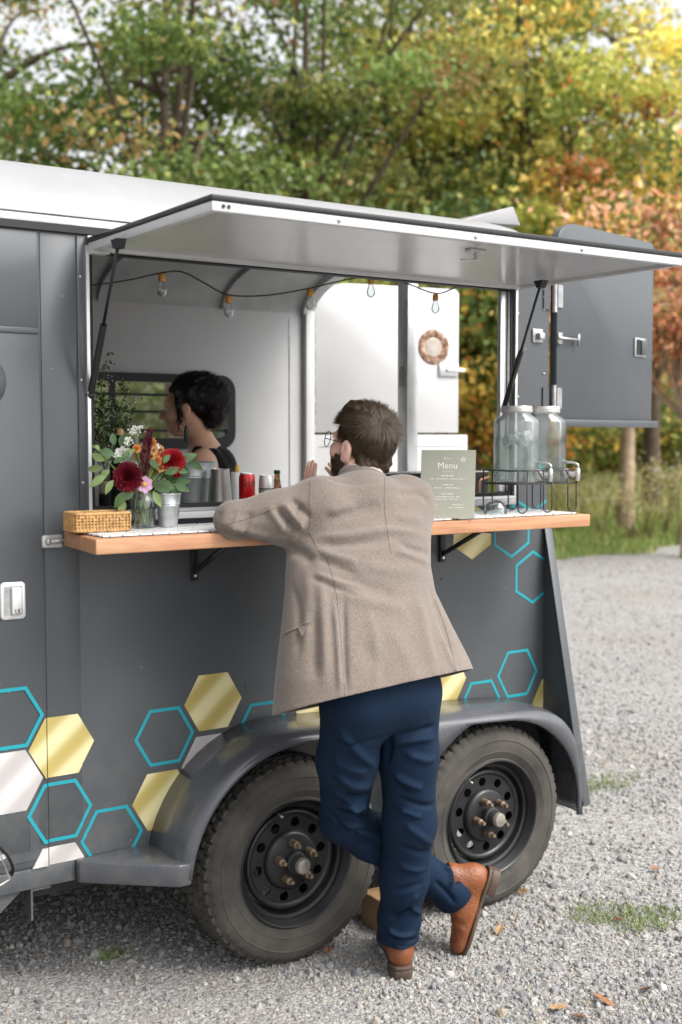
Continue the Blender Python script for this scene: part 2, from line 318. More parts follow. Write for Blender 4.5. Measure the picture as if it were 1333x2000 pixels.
# rear end frame
Pa = arch(HW - .0, 2.30, .255); Pb = arch(HW - .06, 2.28, .205)
mb = MB(); n_ = len(Pa)
V = [(XR - .06, *p) for p in Pa] + [(XR - .06, *p) for p in Pb] + [(XR, *p) for p in Pa] + [(XR, *p) for p in Pb]
mb.add(V, [q for i in range(n_ - 1) for q in ((i, i + 1, n_ + i + 1, n_ + i), (2 * n_ + i, 3 * n_ + i, 3 * n_ + i + 1, 2 * n_ + i + 1), (n_ + i, n_ + i + 1, 3 * n_ + i + 1, 3 * n_ + i), (i, 2 * n_ + i, 2 * n_ + i + 1, i + 1))])
T(mb, 'rear_header', M_WHITE, auto=40)
T(MB().box((XR - .07, YI + .0005, .44), (XR, YI + .05, 2.30)), 'near_corner_post', M_GREY, bev=.004)
T(MB().box((XR - .05, YF - .035, .44), (XR, YF - .0005, 2.30)), 'far_corner_post', M_WHITE, bev=.004)
cp = T(MB().box((XR - .06, 4.19, .44), (XR, 4.262, 2.52)), 'centre_post', M_ALU, bev=.004)
T(MB().box((XR - .068, 4.215, 1.90), (XR - .0605, 4.24, 1.99)), 'strike_plate', M_STEEL, cp)
# drip rail
T(MB().box((XL, W - .012, 2.296), (XR, W - .0005, 2.330)), 'drip_rail', M_ALU, bev=.003)
T(MB().box((XL, W - .014, 2.276), (XR, W - .0005, 2.2955)), 'rail_gasket', M_BLACK)
T(MB().box((XL, W - .016, 2.3305), (XR, W + .0, 2.340)), 'roof_bead', M_STEEL)
# opening trim
tr = .010
mb = MB().ring([(OX0 - tr, OZ0 - .0), (OX1 + tr, OZ0 - .0), (OX1 + tr, OZ1 + .004), (OX0 - tr, OZ1 + .004)], [(OX0, OZ0 + .010), (OX1, OZ0 + .010), (OX1, OZ1 - .004), (OX0, OZ1 - .004)], 'y', W - .016, YI + .004)
T(mb, 'opening_trim', M_ALU)
mb = MB().ring([(OX0 + .0005, OZ0 + .0105), (OX1 - .0005, OZ0 + .0105), (OX1 - .0005, OZ1 - .0045), (OX0 + .0005, OZ1 - .0045)], [(OX0 + .014, OZ0 + .022), (OX1 - .014, OZ0 + .022), (OX1 - .014, OZ1 - .016), (OX0 + .014, OZ1 - .016)], 'y', W - .004, YI - .004)
T(mb, 'opening_gasket', M_BLACK)
T(MB().box((OX1 - .05, W + .012, OZ0 + .023), (OX1 - .020, W + .030, OZ1 - .017)).box((OX1 - .0185, W + .001, OZ0 + .023), (OX1 - .0145, W + .012, OZ1 - .017)), 'sash_post', M_ALU, bev=.002)
T(MB().box((OX0 + .002, W - .026, 1.432), (OX1 + .006, W - .0005, 1.4535)), 'sill', M_WHITE, bev=.003)
# lifted hatch (awning)
AX0, AX1, AY0, AZ = 1.372, 3.058, 2.590, 2.238
aw = T(MB().box((AX0 + .012, AY0 + .012, AZ + .004), (AX1 - .012, W - .030, AZ + .022)), 'lift_hatch', M_GREY)
T(MB().box((AX0 + .022, AY0 + .022, AZ - .001), (AX1 - .022, W - .04, AZ + .0035)), 'hatch_underside', M_UNDER, aw)
mb = MB().ring([(AX0, AY0), (AX1, AY0), (AX1, W - .02), (AX0, W - .02)], [(AX0 + .020, AY0 + .020), (AX1 - .020, AY0 + .020), (AX1 - .020, W - .042), (AX0 + .020, W - .042)], 'z', AZ - .012, AZ + .012); fr = T(mb, 'hatch_trim', M_WHITE, aw, bev=.0015)
mb = MB().ring([(AX0 - .003, AY0 - .003), (AX1 + .003, AY0 - .003), (AX1 + .003, W - .018), (AX0 - .003, W - .018)], [(AX0 + .012, AY0 + .012), (AX1 - .012, AY0 + .012), (AX1 - .012, W - .03), (AX0 + .012, W - .03)], 'z', AZ + .0125, AZ + .027); T(mb, 'hatch_seal', M_BLKPL, aw, bev=.002)
T(MB().box((AX0, W - .0185, AZ + .0125), (AX1, W - .0145, AZ + .034)), 'hatch_hinge', M_STEEL, aw)
T(MB().box((OX0 - .004, W - .050, AZ - .020), (OX0 + .05, W - .012, AZ - .0125)), 'hinge_block', M_WHITE, aw)
q = onZ(930, 487, AZ - .001)
lt = T(MB().box((q[0] - .03, q[1] - .012, AZ - .009), (q[0] + .03, q[1] + .016, AZ - .0012)), 'hatch_latch', M_WHITE, aw, bev=.002)
T(MB().lathe([(.010, 0), (.010, .022), (.008, .024)], (q[0] + .005, q[1], AZ - .0092), ax=(0, 0, -1), n=18), 'latch_knob', M_WHITE, lt, auto=40)
T(MB().tube([(q[0] + .005, q[1], AZ - .030), (q[0] - .03, q[1] - .005, AZ - .036), (q[0] - .065, q[1] - .01, AZ - .037)], .0055, 8, flat=.5), 'latch_lever', M_WHITE, lt, smooth=True)
for px in (665, 945, 1165):
    q = onZ(px, 430 + (px - 665) * .105, AZ); T(MB().lathe([(.006, 0), (.005, .003), (0, .004)], (q[0], AY0 - .0002, AZ), ax=(0, -1, 0), n=12), 'screw', M_STEEL, aw, smooth=True)
for (x, y) in ((AX0 + .03, AY0), (AX0 + .045, AY0)): T(MB().lathe([(.005, 0), (.005, .002), (0, .002)], (x, y - .0002, AZ + .001), ax=(0, -1, 0), n=12), 'screw', M_BLKPL, aw)
for s_, (a, b_) in enumerate((((232, 474), (174, 772)), ((1057, 553), (979, 801)))):
    p1 = onZ(*a, AZ - .022); xw = OX0 + .022 if s_ == 0 else OX1 - .045; p2 = onY(*b_, W + .004); p2 = np.array([p2[0], W - .010, p2[2]])
    mid = p1 + (p2 - p1) * .52
    st = T(MB().tube([mid, p2 + (p1 - p2) * .03], .0105, 14), 'gas_strut', M_BLKPL, auto=40)
    T(MB().tube([p1, mid + (p2 - p1) * .01], .0048, 10), 'strut_rod', M_BLKPL, st, smooth=True)
    T(MB().prism([(p1[1] - .022, AZ - .013), (p1[1] + .022, AZ - .013), (p1[1] + .009, AZ - .038), (p1[1] - .009, AZ - .038)], 'x', p1[0] - .014, p1[0] + .014), 'strut_bracket', M_BLKPL, st)
    T(MB().sphere(p2, .013, 12, 8).tube([p2, p2 + np.array([0, .014, 0])], .006, 8), 'ball_joint', M_BLKPL, st, smooth=True)
# counter
M_WOOD, n, b = new_mat('cedar_board'); tc = node(n, 'ShaderNodeTexCoord'); mp = node(n, 'ShaderNodeMapping'); mp.inputs['Scale'].default_value = (1.1, 9, 14); n.links.new(tc.outputs['Object'], mp.inputs[0])
nz = node(n, 'ShaderNodeTexNoise', Scale=2.2, Detail=7.0, Roughness=.62, Distortion=1.1); n.links.new(mp.outputs[0], nz.inputs[0]); rp = node(n, 'ShaderNodeValToRGB'); e = rp.color_ramp.elements
e[0].position = .3; e[0].color = (.31, .135, .066, 1); e[1].position = .72; e[1].color = (.48, .285, .16, 1); x = rp.color_ramp.elements.new(.5); x.color = (.41, .205, .108, 1)
n.links.new(nz.outputs[0], rp.inputs[0]); n.links.new(rp.outputs[0], b.inputs['Base Color']); b.inputs['Roughness'].default_value = .55
bp = node(n, 'ShaderNodeBump', Strength=.12, Distance=.003); n.links.new(nz.outputs[0], bp.inputs['Height']); n.links.new(bp.outputs[0], b.inputs['Normal'])
CZ = 1.410; CY0 = 3.040; CX0, CX1 = 1.252, 3.112
ctr = T(MB().prism([(CX0, CY0), (CX1, CY0), (CX1, W - .027), (CX0 + .03, W - .027)], 'z', CZ - .042, CZ), 'counter', M_WOOD, bev=.003)
M_TILE = mat('white_hex_tile', (.80, .80, .79), .25, var=.04, vscale=40); M_GROUT = mat('dark_grout', (.07, .07, .075), .9)
T(MB().box((CX0 + .035, CY0 + .035, CZ + .0003), (CX1 - .03, W - .03, CZ + .0025)), 'grout_bed', M_GROUT, ctr)
tr_ = .030
def rclip(P):
    for f in (lambda p: p[0] - (CX0 + .037), lambda p: CX1 - .032 - p[0], lambda p: p[1] - (CY0 + .037), lambda p: W - .032 - p[1]):
        P = clip2(P, f) if P else P
    return P
def clip2(poly, f):
    out = []
    for i in range(len(poly)):
        a, b = poly[i], poly[(i + 1) % len(poly)]; fa, fb = f(a), f(b)
        if fa >= 0: out.append(a)
        if (fa >= 0) != (fb >= 0): t = fa / (fa - fb); out.append((a[0] + (b[0] - a[0]) * t, a[1] + (b[1] - a[1]) * t))
    return out
hexa_ = [(tr_ * .90 * math.cos(R(60 * k)), tr_ * .90 * math.sin(R(60 * k))) for k in range(6)]
tm = MB().prism(hexa_, 'z', 0, .0035); tme = mesh('tile', tm.v, tm.f); tme.materials.append(M_TILE)
for i in range(43):
    x = CX0 + .03 + i * tr_ * 1.5
    for j in range(8):
        y = CY0 + .03 + (j + .5 * (i % 2)) * tr_ * 1.732; P = [(x + a, y + b) for a, b in hexa_]; Q = rclip(P)
        if len(Q) < 3: continue
        if Q == P: o = bpy.data.objects.new('tile', tme); link(o, ctr); o.location = (x, y, CZ + .0027)
        elif max(q[0] for q in Q) - min(q[0] for q in Q) > .008 and max(q[1] for q in Q) - min(q[1] for q in Q) > .006: T(MB().prism(Q, 'z', CZ + .0027, CZ + .0062), 'tile', M_TILE, ctr)
for px in (378, 862):
    p = onY(px, 1090, W)
    br = T(MB().box((p[0] - .012, W - .012, 1.235), (p[0] + .012, W - .001, CZ - .043)), 'counter_bracket', M_BLKPL, bev=.001)
    T(MB().tube([(p[0], W - .008, 1.262), (p[0], W - .21, CZ - .052)], .009, 8).tube([(p[0] + .005, W - .10, CZ - .051), (p[0] + .03, W - .24, CZ - .051)], .007, 8), 'brace', M_BLKPL, br, smooth=True)
    T(MB().box((p[0] - .012, W - .28, CZ - .050), (p[0] + .012, W - .0125, CZ - .0425)), 'bracket_arm', M_BLKPL, br)
    T(MB().lathe([(.0045, 0), (.0045, .003), (0, .004)], (p[0], W - .0125, 1.25), ax=(0, -1, 0), n=10), 'bolt', M_ALU, br)
q = onY(101, 1057, W)
cl = T(MB().prism(rrect(q[0] - .034, q[2] - .019, q[0] + .030, q[2] + .019, .008), 'y', W - .016, W - .0005), 'counter_clamp', M_STEEL, bev=.003)
T(MB().tube([(q[0] - .015, W - .020, q[2]), (q[0] + .05, W - .022, q[2] + .002)], .006, 8).sphere((q[0] - .016, W - .018, q[2]), .010, 10, 8), 'clamp_bolt', M_STEEL, cl, smooth=True)
# inside work counter
T(MB().box((.9, YI + .002, 1.405), (3.02, 4.02, 1.440)), 'work_counter', M_LINER, bev=.003)
T(MB().box((.9, 3.94, .44), (3.02, 3.97, 1.4045)), 'work_counter_front', M_WHITE)
# --- rear doors
def door_panel(name, p0, p1, z0, z1, th, m, rad=.14):
    p0 = np.array(p0); p1 = np.array(p1); u = (p1 - p0); L = np.linalg.norm(u); u = u / L; nrm = np.array([-u[1], u[0]])
    prof = [(0, z0), (L, z0), (L, z1 - .02), (L - .02, z1)] + [(rad - rad * math.sin(R(a)), z1 - rad * .55 + rad * .55 * math.cos(R(a))) for a in range(0, 91, 15)]
    n_ = len(prof); V = [(*(p0 + u * a), z) for a, z in prof] + [(*(p0 + u * a + nrm * th), z) for a, z in prof]
    return MB().add(V, [tuple(range(n_)), tuple(range(n_, 2 * n_))[::-1]] + [(i, n_ + i, n_ + (i + 1) % n_, (i + 1) % n_) for i in range(n_)]), u, nrm, L
H0 = np.array([3.262, 3.372]); H1 = np.array([4.005, 3.560])
mb, u, nr, L = door_panel('x', H0, H1, 1.752, 2.505, .032, M_GREY)
rd = T(mb, 'rear_door', M_GREY, bev=.003)
def on_door(px, py):
    d = ray(px, py); A = np.array([[d[0], -u[0]], [d[1], -u[1]]]); t, s = np.linalg.solve(A, H0); P = CAM + d * t; return P, s
def dbox(s0, s1, z0, z1, o0, o1, mb=None):
    a = H0 + u * (s0 + s1) / 2 - nr * (o0 + o1) / 2; return (mb or MB()).obox((a[0], a[1], (z0 + z1) / 2), (u[0], u[1], 0), (nr[0], nr[1], 0), (0, 0, 1), (s1 - s0) / 2, abs(o1 - o0) / 2, (z1 - z0) / 2)
mb = dbox(-.005, L + .02, 1.722, 1.751, .0, .022); T(mb, 'bottom_lip', M_GREY, rd, bev=.003)
P, s = on_door(1250, 680)
hd = T(dbox(s - .05, s + .045, P[2] - .038, P[2] + .042, .0006, .006), 'recessed_handle', M_STEEL, rd, bev=.003)
T(dbox(s - .040, s - .005, P[2] - .030, P[2] + .034, .0065, .0072), 'recess', M_BLACK, hd); T(dbox(s - .002, s + .036, P[2] - .028, P[2] + .032, .0065, .013), 'paddle', M_GREY, hd, bev=.002)
P, s = on_door(1100, 662)
bt = T(dbox(s - .05, s - .02, P[2] - .022, P[2] + .022, .0006, .012), 'slide_bolt', M_STEEL, rd, bev=.002)
a = H0 + u * (s - .06) - nr * .018; b2 = H0 + u * (s + .085) - nr * .018
T(MB().tube([(*a, P[2]), (*b2, P[2])], .005, 8).tube([(*b2, P[2] - .022), (*b2, P[2] + .022)], .006, 8), 'bolt_rod', M_STEEL, bt, smooth=True)
for (py0, py1) in ((550, 610), (752, 808)):
    z1_ = onY(1073, py0, W)[2]; z0_ = onY(1073, py1, W)[2]
    hg = T(MB().tube([(3.245, W - .012, z0_), (3.245, W - .012, z1_)], .009, 10), 'door_hinge', M_STEEL, auto=40)
    T(MB().box((3.195, W - .006, z0_ + .01), (3.225, W - .0006, z1_ - .01)), 'hinge_leaf', M_GREY, hg); T(dbox(-.004, .03, z0_ + .02, z1_ - .01, .0006, .006), 'hinge_leaf', M_STEEL, hg)
q = onY(1050, 656, W); kb = T(MB().box((q[0] - .028, W - .006, q[2] - .026), (q[0] + .024, W - .0006, q[2] + .026)), 'keeper_plate', M_STEEL, bev=.002)
T(MB().box((q[0] - .010, W - .026, q[2] - .014), (q[0] + .016, W - .0065, q[2] + .010)), 'keeper', M_STEEL, kb, bev=.003)
# far rear door, white inside, opened back
G0 = np.array([3.242, 5.075]); G1 = np.array([4.072, 4.94])
mb, u2, n2, L2 = door_panel('x', G0, G1, 1.703, 2.452, .03, M_WHITE, rad=.22)
fd = T(mb, 'far_rear_door', M_WHITE, bev=.003)
def fbox(s0, s1, z0, z1, o0, o1, mb=None):
    a = G0 + u2 * (s0 + s1) / 2 - n2 * (o0 + o1) / 2; return (mb or MB()).obox((a[0], a[1], (z0 + z1) / 2), (u2[0], u2[1], 0), (n2[0], n2[1], 0), (0, 0, 1), (s1 - s0) / 2, abs(o1 - o0) / 2, (z1 - z0) / 2)
T(fbox(.006, .018, 1.72, 2.31, .0006, .012), 'door_seal', M_STEEL, fd)
M_RUST, n, b = new_mat('rusty_white_patch'); tc = node(n, 'ShaderNodeTexCoord'); nz = node(n, 'ShaderNodeTexNoise', Scale=24.0, Detail=6.0, Roughness=.7); n.links.new(tc.outputs['Object'], nz.inputs[0])
rp = node(n, 'ShaderNodeValToRGB'); e = rp.color_ramp.elements; e[0].position = .38; e[0].color = (.42, .33, .26, 1); e[1].position = .55; e[1].color = (.15, .06, .028, 1); n.links.new(nz.outputs[0], rp.inputs[0]); n.links.new(rp.outputs[0], b.inputs['Base Color']); b.inputs['Roughness'].default_value = .8
d = ray(847, 678); A = np.array([[d[0], -u2[0]], [d[1], -u2[1]]]); t_, s_ = np.linalg.solve(A, G0); zc = (CAM + d * t_)[2]
def fdisc(prof, s, z, m, name):
    a = G0 + u2 * s; return T(MB().lathe(prof, (a[0], a[1], z), ax=(-n2[0], -n2[1], 0), n=40), name, m, fd, auto=40)
fdisc([(.092, .0006), (.086, .005), (.070, .006), (.060, .004), (.052, .0012)], s_, zc, M_RUST, 'rusty_vent_ring'); fdisc([(.0515, .0008), (.045, .003), (0, .004)], s_, zc, mat('worn_patch', (.30, .22, .16), .7, col2=(.50, .48, .45), vscale=16), 'vent_blank')
lk = T(fbox(s_ + .03, s_ + .145, zc - .15, zc - .085, .0006, .012), 'door_lock', M_ALU, fd, bev=.003); T(fbox(s_ + .07, s_ + .18, zc - .128, zc - .108, .0125, .024), 'lock_lever', M_ALU, lk, bev=.003)
J1 = G0 + u2 * (L2 + .045); J0 = G0 + n2 * .002
fl = T(fbox(.0, L2 + .05, .50, 1.692, -.03, .012), 'far_lower_door', M_WHITE, bev=.004)
T(fbox(.03, L2 + .02, 1.63, 1.634, .0122, .0135).v and fbox(.03, L2 + .02, 1.63, 1.634, .0124, .0138), 'door_fold', M_STEEL, fl)
# roof vent lid and its hood
vp = [onY(898, 432, 3.80), onY(1003, 403, 3.80), onY(1018, 441, 3.80)]
T(MB().add([(*p,) for p in vp] + [(p[0], p[1] + .42, p[2]) for p in vp], [(0, 1, 2), (3, 5, 4), (0, 3, 4, 1), (1, 4, 5, 2), (0, 2, 5, 3)]), 'roof_vent', M_ROOF, bev=.004)
# --- hex decals on the wall
def hexpts(cx, cz, r, point): return [(cx + r * math.cos(R(60 * k + (30 if point else 0))), cz + r * math.sin(R(60 * k + (30 if point else 0)))) for k in range(6)]
def clip(poly, f):
    out = []
    for i in range(len(poly)):
        a, b = poly[i], poly[(i + 1) % len(poly)]; fa, fb = f(a), f(b)
        if fa >= 0: out.append(a)
        if (fa >= 0) != (fb >= 0): t = fa / (fa - fb); out.append((a[0] + (b[0] - a[0]) * t, a[1] + (b[1] - a[1]) * t))
    return out
XCL = XR - .004
def hexa(px, py, kind, point=False, r=.103, zmin=.425, zmax=9):
    c = onY(px, py, W); cx, cz = c[0], c[2]; inner = r * .885
    def ok(P):
        P = clip(P, lambda p: XCL - p[0]); P = clip(P, lambda p: p[1] - zmin) if P else P; return clip(P, lambda p: zmax - p[1]) if P else P
    def slab(mb, P):
        for xa, xb, y in ((-9, 1.2265, W - .0104), (1.2315, 1.3385, W - .0040), (1.3385, 9, W - .0011)):
            Q = clip(clip(P, lambda p: p[0] - xa), lambda p: xb - p[0])
            if len(Q) > 2: mb.prism(Q, 'y', y, W - .0002)
        return mb
    if kind == 'teal':
        o_, i_ = hexpts(cx, cz, r, point), hexpts(cx, cz, inner, point); mb = MB()
        for k in range(6):
            j = (k + 1) % 6; P = ok([o_[k], o_[j], i_[j], i_[k]])
            if len(P) > 2: slab(mb, P)
        return T(mb, 'hexagon_outline', M_TEAL, side)
    P = ok(hexpts(cx, cz, r, point)); return T(slab(MB(), P), 'hexagon', M_GOLD if kind == 'gold' else M_SILV, side)
for a in ((17, 1403, 'teal'), (120, 1456, 'gold'), (15, 1528, 'silver'), (117, 1583, 'teal'), (219, 1633, 'teal'), (115, 1708, 'silver'), (322, 1438, 'teal'), (417, 1370, 'gold'), (516, 1423, 'teal'), (412, 1489, 'silver'), (318, 1562, 'gold'),
          (612, 1352, 'gold'), (868, 1330, 'gold'), (940, 1376, 'teal'), (1011, 1315, 'teal'), (1078, 1368, 'gold')): hexa(*a, zmin=.42)
for a in ((923, 1038, 'gold', True), (1000, 1037, 'teal', True), (1041, 1127, 'teal', True)): hexa(*a, zmax=CZ + .02 if a[0] < 960 else 9)
hexa(1041, 950, 'teal', True)
# --- fender
SEC = [(.435, W - .0005), (.435, 3.27), (.434, 3.22), (.428, 3.185), (.418, 3.162), (.405, 3.150), (.397, 3.150), (.392, 3.158)]
NX, FX, WZ = 1.98, 2.80, .33
cols = []
for a in range(174, 89, -6):
    ca, sa = math.cos(R(a)), math.sin(R(a)); cols.append([(NX + r * ca, y, WZ + r * sa) for r, y in SEC])
def lip(x):
    a = WZ + math.sqrt(max(0, .40 ** 2 - (x - NX) ** 2)); b = WZ + math.sqrt(max(0, .388 ** 2 - (x - FX) ** 2)); return max(a if x < 2.39 else b, .60)
for k in range(1, 24):
    x = NX + (FX - NX) * k / 24; zt = .765 + (.722 - .765) * k / 24; l = min(lip(x), zt - .035); col = []
    for i, (r, y) in enumerate(SEC):
        if i < 5: z = zt - (.435 - r)
        else: z = (zt - .030, l, l + .003)[i - 5]
        col.append((x, y, z))
    cols.append(col)
for k in range(0, 19):
    a = 90 - 5.4 * k; ca, sa = math.cos(R(a)), math.sin(R(a)); lr_ = .357 + .031 * (1 - max(0, sa) ** 3); lx, lz = FX + lr_ * ca, WZ + lr_ * sa
    # squarish rear shoulder
    e = 3.6; rr = 1.0 / ((abs(ca) ** e + abs(sa) ** e) ** (1 / e)); tx, tz = FX + .412 * rr * ca, WZ + .392 * rr * sa - .03 * max(0, ca) * sa
    tx = min(tx, XR - .016); col = []
    for i, (r, y) in enumerate(SEC):
        q = (.435 - r) / (.435 - .397)
        if i < 5: col.append((tx - (.435 - r) * ca, y, tz - (.435 - r) * sa))
        elif i == 5: col.append((tx + (lx - tx) * (.35 + .5 * max(0, sa) ** 3), y, tz + (lz - tz) * (.35 + .5 * max(0, sa) ** 3)))
        else: col.append((lx, y, lz) if i == 6 else (lx - .004 * ca, y, lz - .004 * sa))
    cols.append(col)
V = [p for c in cols for p in c]; ns = len(SEC)
fn = T(MB().add(V, [(i * ns + j, (i + 1) * ns + j, (i + 1) * ns + j + 1, i * ns + j + 1) for i in range(len(cols) - 1) for j in range(ns - 1)]), 'fender', M_FEND, smooth=True)
sol = fn.modifiers.new('t', 'SOLIDIFY'); sol.thickness = .004; sol.offset = 0
T(MB().prism([(1.312, W - .0008), (1.312, W - .028), (1.545, 3.150), (1.588, 3.150), (1.560, W - .0008)], 'z', .354, .424), 'fender_step', M_FEND, bev=.008)
gx = XR - .010
gs = T(MB().prism([(W - .0006, 1.362), (3.150, .312), (W - .0006, .312)], 'x', gx, gx + .010), 'rear_gusset', M_GREY)
dv = np.array([3.150 - W, .312 - 1.362]); dv /= np.linalg.norm(dv); nv = np.array([-abs(dv[1]), dv[0]]) 
T(MB().prism([(W - .001, 1.366), (3.149, .311), (3.143, .3115), (W - .007, 1.3665)], 'x', gx - .012, gx + .024), 'gusset_flange', M_GREY, gs, bev=.0015)
# --- wheels
M_TYRE = mat('worn_tyre', (.028, .027, .025), .85, col2=(.078, .071, .061), vscale=7, bump=.25, bscale=260)
M_RIM = mat('black_steel_rim', (.013, .013, .015), .38, var=.3, vscale=20)
M_NUT = mat('rusty_nut', (.24, .18, .125), .5, metal=.6, var=.35, vscale=60); M_CAP = mat('hub_cap', (.36, .34, .30), .4, metal=.7, var=.25, vscale=40)
def wheel(cx, ay, rot):
    c = np.array([cx, 0, WZ]); hw = .097; yo = 3.180; ym = yo + hw
    NA = 260; prof = [(.203, -.080), (.206, -.086), (.209, -.086), (.212, -.0835), (.216, -.086), (.235, -.0935), (.238, -.0952), (.240, -.0938), (.262, -.097), (.276, -.0965), (.278, -.0985), (.281, -.0985), (.283, -.0962), (.302, -.091), (.313, -.083), (.3185, -.075)]
    ny = 26; tread = [(None, -.072 + .144 * k / ny) for k in range(ny + 1)]; prof2 = [(r, -y) for r, y in prof[::-1]]
    P = prof + tread + prof2; V = []
    for k in range(NA):
        q = 2 * math.pi * k / NA; ca, sa = math.cos(q), math.sin(q)
        for i, (r, y) in enumerate(P):
            if r is None:
                t = abs(y) / .072; r = .331 - .006 * t ** 3; ph = k % 10; zz = .006 * (1 if (k % 10) < 5 else -1)
                g = any(abs(y - g0 - zz) < .0042 for g0 in (-.040, -.013, .013, .040))
                lat = (abs(y) > .046 and k % 5 == 0) or (.016 < abs(y) < .040 and (k + 2) % 5 == 0)
                if g or lat: r -= .009
                r += .0012 * math.sin(k * 1.7 + i)
            elif .305 < r < .3187 and k % 5 < 2: r -= .004
            V.append((cx + r * ca, ym + y, WZ + r * sa))
    m_ = len(P); ty = None
    t_o = empty_part('wheel', (cx, ym, WZ), rot)
    tyre = T(MB().add(V, [(k * m_ + i, k * m_ + i + 1, ((k + 1) % NA) * m_ + i + 1, ((k + 1) % NA) * m_ + i) for k in range(NA) for i in range(m_ - 1)]), 'tyre', M_TYRE, t_o, auto=32)
    # rim barrel: flange, bead, dropped centre
    rim = T(MB().lathe([(.2055, .004), (.2075, -.004), (.204, -.0085), (.198, -.004), (.196, .010), (.188, .016), (.186, .030), (.176, .034), (.172, .060), (.166, .066), (.163, .085), (.163, .16)], (cx, yo + .012, WZ), ax=(0, 1, 0), n=72, cap=False), 'rim', M_RIM, t_o, auto=50)
    # disc with ten holes
    def circ(x, z, r, n, ph=0): return [(x + r * math.cos(2 * math.pi * k / n + ph), z + r * math.sin(2 * math.pi * k / n + ph)) for k in range(n)]
    loops = [circ(0, 0, .164, 60), circ(0, 0, .036, 30)] + [circ(.120 * math.cos(R(36 * h + rot)), .120 * math.sin(R(36 * h + rot)), .0165, 16) for h in range(10)]
    flat = [p for l in loops for p in l]; tris = tessellate_polygon([[Vector((a, b, 0)) for a, b in l] for l in loops])
    def depth(a, b):
        return .058
    nn = len(flat); V = [(cx + a, yo + depth(a, b), WZ + b) for a, b in flat] + [(cx + a, yo + depth(a, b) + .006, WZ + b) for a, b in flat]
    Fc = [tuple(t) for t in tris] + [tuple(i + nn for i in t)[::-1] for t in tris]; b0 = 0
    for l in loops:
        k_ = len(l); Fc += [(b0 + i, b0 + (i + 1) % k_, nn + b0 + (i + 1) % k_, nn + b0 + i) for i in range(k_)]; b0 += k_
    # finer concentric steps as lathe rings on top
    T(MB().add(V, Fc), 'wheel_disc', M_RIM, t_o, auto=30)
    T(MB().lathe([(.098, .0585), (.096, .050), (.090, .042), (.084, .039), (.050, .037), (.036, .034)], (cx, yo, WZ), ax=(0, 1, 0), n=48, cap=False), 'disc_boss', M_RIM, t_o, smooth=True)
    T(MB().lathe([(.164, .0655), (.163, .056), (.158, .051), (.151, .0505), (.145, .0545), (.142, .0585)], (cx, yo, WZ), ax=(0, 1, 0), n=60, cap=False), 'disc_rib', M_RIM, t_o, smooth=True)
    T(MB().lathe([(.100, .0), (.0995, .012)], (cx, yo + .095, WZ), ax=(0, 1, 0), n=40), 'brake_drum', M_DARK, t_o)
    hub = T(MB().lathe([(.037, .045), (.036, .012), (.030, .006), (.029, -.012), (.026, -.018)], (cx, yo, WZ), ax=(0, 1, 0), n=36), 'hub', M_DARK, t_o, auto=35)
    T(MB().lathe([(.0265, -.010), (.026, -.026), (.022, -.032), (.012, -.034), (0, -.0345)], (cx, yo, WZ), ax=(0, 1, 0), n=32), 'hub_cap', M_CAP, hub, auto=35)
    for k in range(5):
        q = R(72 * k + rot * 1.3 + 12); x, z = cx + .060 * math.cos(q), WZ + .060 * math.sin(q)
        T(MB().lathe([(.0135, .036), (.0125, .020), (.0125, .006), (.010, .002), (.007, .001), (.007, -.012), (.006, -.014)], (x, yo, z), ax=(0, 1, 0), n=6 if False else 12), 'wheel_nut', M_NUT, t_o, auto=30)
    q = R(100 + rot); T(MB().tube([(cx + .170 * math.cos(q), yo + .05, WZ + .170 * math.sin(q)), (cx + .163 * math.cos(q), yo + .018, WZ + .163 * math.sin(q))], .004, 8), 'valve_stem', M_CAP, t_o, smooth=True)
def empty_part(name, loc, rot):
    o = bpy.data.objects.new(name, None); o.empty_display_size = .05; link(o, TR); o.location = loc
    WM[o.name] = Matrix.Translation(Vector(loc)); return o
wheel(NX, W, 8); wheel(FX, W, 23)
for x in (NX, FX): T(MB().tube([(x, 3.27, WZ - .0), (x, YF - .1, WZ - .0)], .035, 12), 'axle', M_DARK)
for xx in (NX, FX):      # far-side wheels, seen only as dark rubber under the body
    T(MB().lathe([(.20, -.09), (.31, -.09), (.33, -.07), (.33, .07), (.31, .09), (.20, .09)], (xx, YF + .12, WZ), ax=(0, 1, 0), n=48), 'far_tyre', M_TYRE, auto=40)
